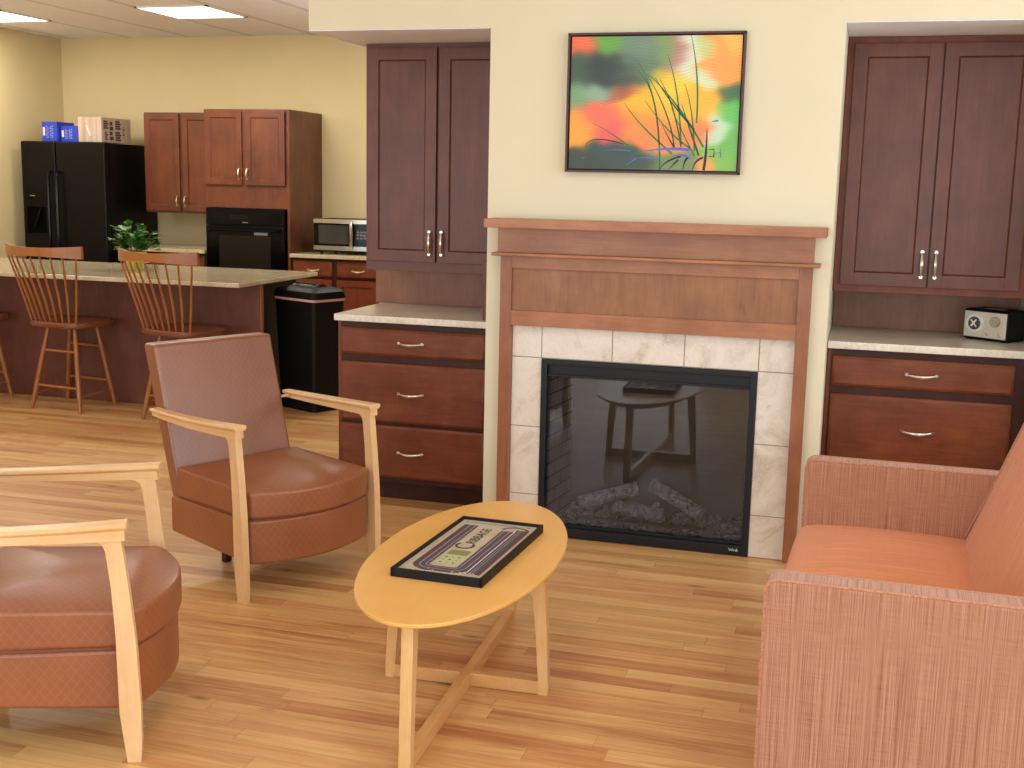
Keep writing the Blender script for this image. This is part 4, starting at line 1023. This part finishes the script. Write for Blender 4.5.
# ------------------------------------------------------------------ potted plant
pp = thing('potted_plant', 'leafy green plant in a yellow-green pot on the island counter', 'plant', (-4.80, 2.249, .8755))
MB().lathe([(.052, 0), (.060, .01), (.076, .09), (.080, .115), (.083, .12), (.083, .128), (.074, .128), (.070, .112)], (0, 0, 0), 24).build('pot', plain('yellow_green_pot', (176, 168, 78), .25, coat=.4), pp)
MB().lathe([(.001, .108), (.072, .110), (.072, .112), (.001, .114)], (0, 0, 0), 20).build('soil', plain('potting_soil', (44, 32, 24), .9), pp)
def leaf_mat():
    t = NT('ivy_leaf'); f_ = t.noise(t.coord(), 22, 3)
    return t.set(color=t.ramp(f_, [(.3, (30, 80, 18)), (.55, (66, 128, 34)), (.75, (120, 168, 60))]), rough=.45)
lf = MB(); sm = MB(); rd = random.Random(11)
for i in range(34):
    a = rd.uniform(0, 2 * PI); rad = rd.uniform(.04, .19); h = rd.uniform(.07, .215) - (rad * .35)
    tip = Vector((rad * math.cos(a), rad * math.sin(a) * .8, .115 + h)); base_ = Vector((.03 * math.cos(a), .03 * math.sin(a), .112)); mid = (base_ + tip) / 2 + Vector((0, 0, .05))
    P = [base_ * (1 - t) ** 2 + mid * 2 * t * (1 - t) + tip * t * t for t in (0, .25, .5, .75, 1)]
    sm.tube(P, .0016, 5)
    for k_ in range(1, 5):
        for s_ in range(2):
            p = P[k_]; aa = a + rd.uniform(-1.6, 1.6); L = rd.uniform(.036, .060); W_ = L * .42; el = rd.uniform(-.3, .7)
            d_ = Vector((math.cos(aa) * math.cos(el), math.sin(aa) * math.cos(el), math.sin(el))); sd = Vector((-math.sin(aa), math.cos(aa), rd.uniform(-.4, .4))).normalized(); nn = d_.cross(sd)
            pts_ = [p, p + d_ * L * .25 + sd * W_ + nn * .004, p + d_ * L * .6 + sd * W_ * .75 + nn * .004, p + d_ * L, p + d_ * L * .6 - sd * W_ * .75 + nn * .004, p + d_ * L * .25 - sd * W_ + nn * .004, p + d_ * L * .45]
            lf.add(pts_, [[0, 1, 6], [1, 2, 6], [2, 3, 6], [3, 4, 6], [4, 5, 6], [5, 0, 6]])
sm.build('stems', plain('plant_stem', (90, 120, 50), .5), pp)
lf.build('foliage', leaf_mat(), pp)

# ------------------------------------------------------------------ ceiling lights (recessed troffers)
em_ = NT('light_diffuser'); em_.set(color=(1, 1, 1, 1), rough=.5, emit=(1.0, .93, .82, 1), estr=5.5)
def troffer(cx, cy, label):
    c = thing('ceiling_light', label, 'light', (cx, cy, ZC), world=True, group='square ceiling lights')
    f = MB(); h = .3; zz = ZC - .012
    f.box(cx - h, cx + h, cy - h, cy - h + .018, zz, ZC - .0005).box(cx - h, cx + h, cy + h - .018, cy + h, zz, ZC - .0005).box(cx - h, cx - h + .018, cy - h, cy + h, zz, ZC - .0005).box(cx + h - .018, cx + h, cy - h, cy + h, zz, ZC - .0005)
    f.build('frame', M['white_plastic'], c, False)
    MB().box(cx - h + .018, cx + h - .018, cy - h + .018, cy + h - .018, ZC - .008, ZC - .001).build('diffuser', em_.m, c, False)
troffer(-4.97, 3.34, 'square fluorescent ceiling light in the kitchen, over the oven side')
troffer(-6.74, 3.34, 'square fluorescent ceiling light at the far left, above the refrigerator side')

# ------------------------------------------------------------------ lights
def area(name, loc, rot, sx, sy, power, col):
    l = bpy.data.lights.new(name, 'AREA'); l.shape = 'RECTANGLE'; l.size = sx; l.size_y = sy; l.energy = power; l.color = col
    o = bpy.data.objects.new(name, l); COL.objects.link(o); o.location = loc; o.rotation_euler = rot
    return o
day = (0.82, 0.91, 1.0)
for (p0, p1, z0, z1) in OR:
    area('window_daylight', (XR - .02, (p0 + p1) / 2, (z0 + z1) / 2), (0, math.radians(116), 0), z1 - z0, p1 - p0, 78, day)
for (p0, p1, z0, z1) in OB:
    area('window_daylight', ((p0 + p1) / 2, YF + .02, (z0 + z1) / 2), (math.radians(116), 0, 0), p1 - p0, z1 - z0, 68, day)
warm = (1.0, 0.94, 0.84)
for x in (-3.7, -1.2, 1.2):
    for y in (-4.2, -1.8):
        area('ceiling_lamp', (x, y, ZC - .02), (0, 0, 0), .56, .56, 8, warm)
for x, y in ((-4.97, 3.34), (-6.74, 3.34), (-3.2, 3.34)):
    area('ceiling_lamp', (x, y, ZC - .02), (0, 0, 0), .54, .54, 17, warm)
for i, (x, y, z, e) in enumerate(((-3.0, 3.2, 2.2, 24), (-6.3, .9, 2.35, 27), (-4.6, .7, 2.35, 20))):  # unseen point fills added to brighten the kitchen ceiling and walls
    l = bpy.data.lights.new('kitchen_fill', 'POINT'); l.energy = e; l.shadow_soft_size = .22; l.color = (.98, .95, .93)
    o = bpy.data.objects.new('kitchen_fill', l); COL.objects.link(o); o.location = (x, y, z)
wd_ = bpy.data.worlds.new('sky'); SC.world = wd_; wd_.use_nodes = True
bg = wd_.node_tree.nodes['Background']; bg.inputs[0].default_value = (0.80, 0.90, 1.0, 1); bg.inputs[1].default_value = 1.0

SC.view_settings.view_transform = 'Standard'
SC.view_settings.look = 'None'
SC.view_settings.exposure = 0.0
SC.cycles.use_denoising = True
SC.cycles.max_bounces = 8
SC.cycles.diffuse_bounces = 4
SC.cycles.sample_clamp_indirect = 4.0
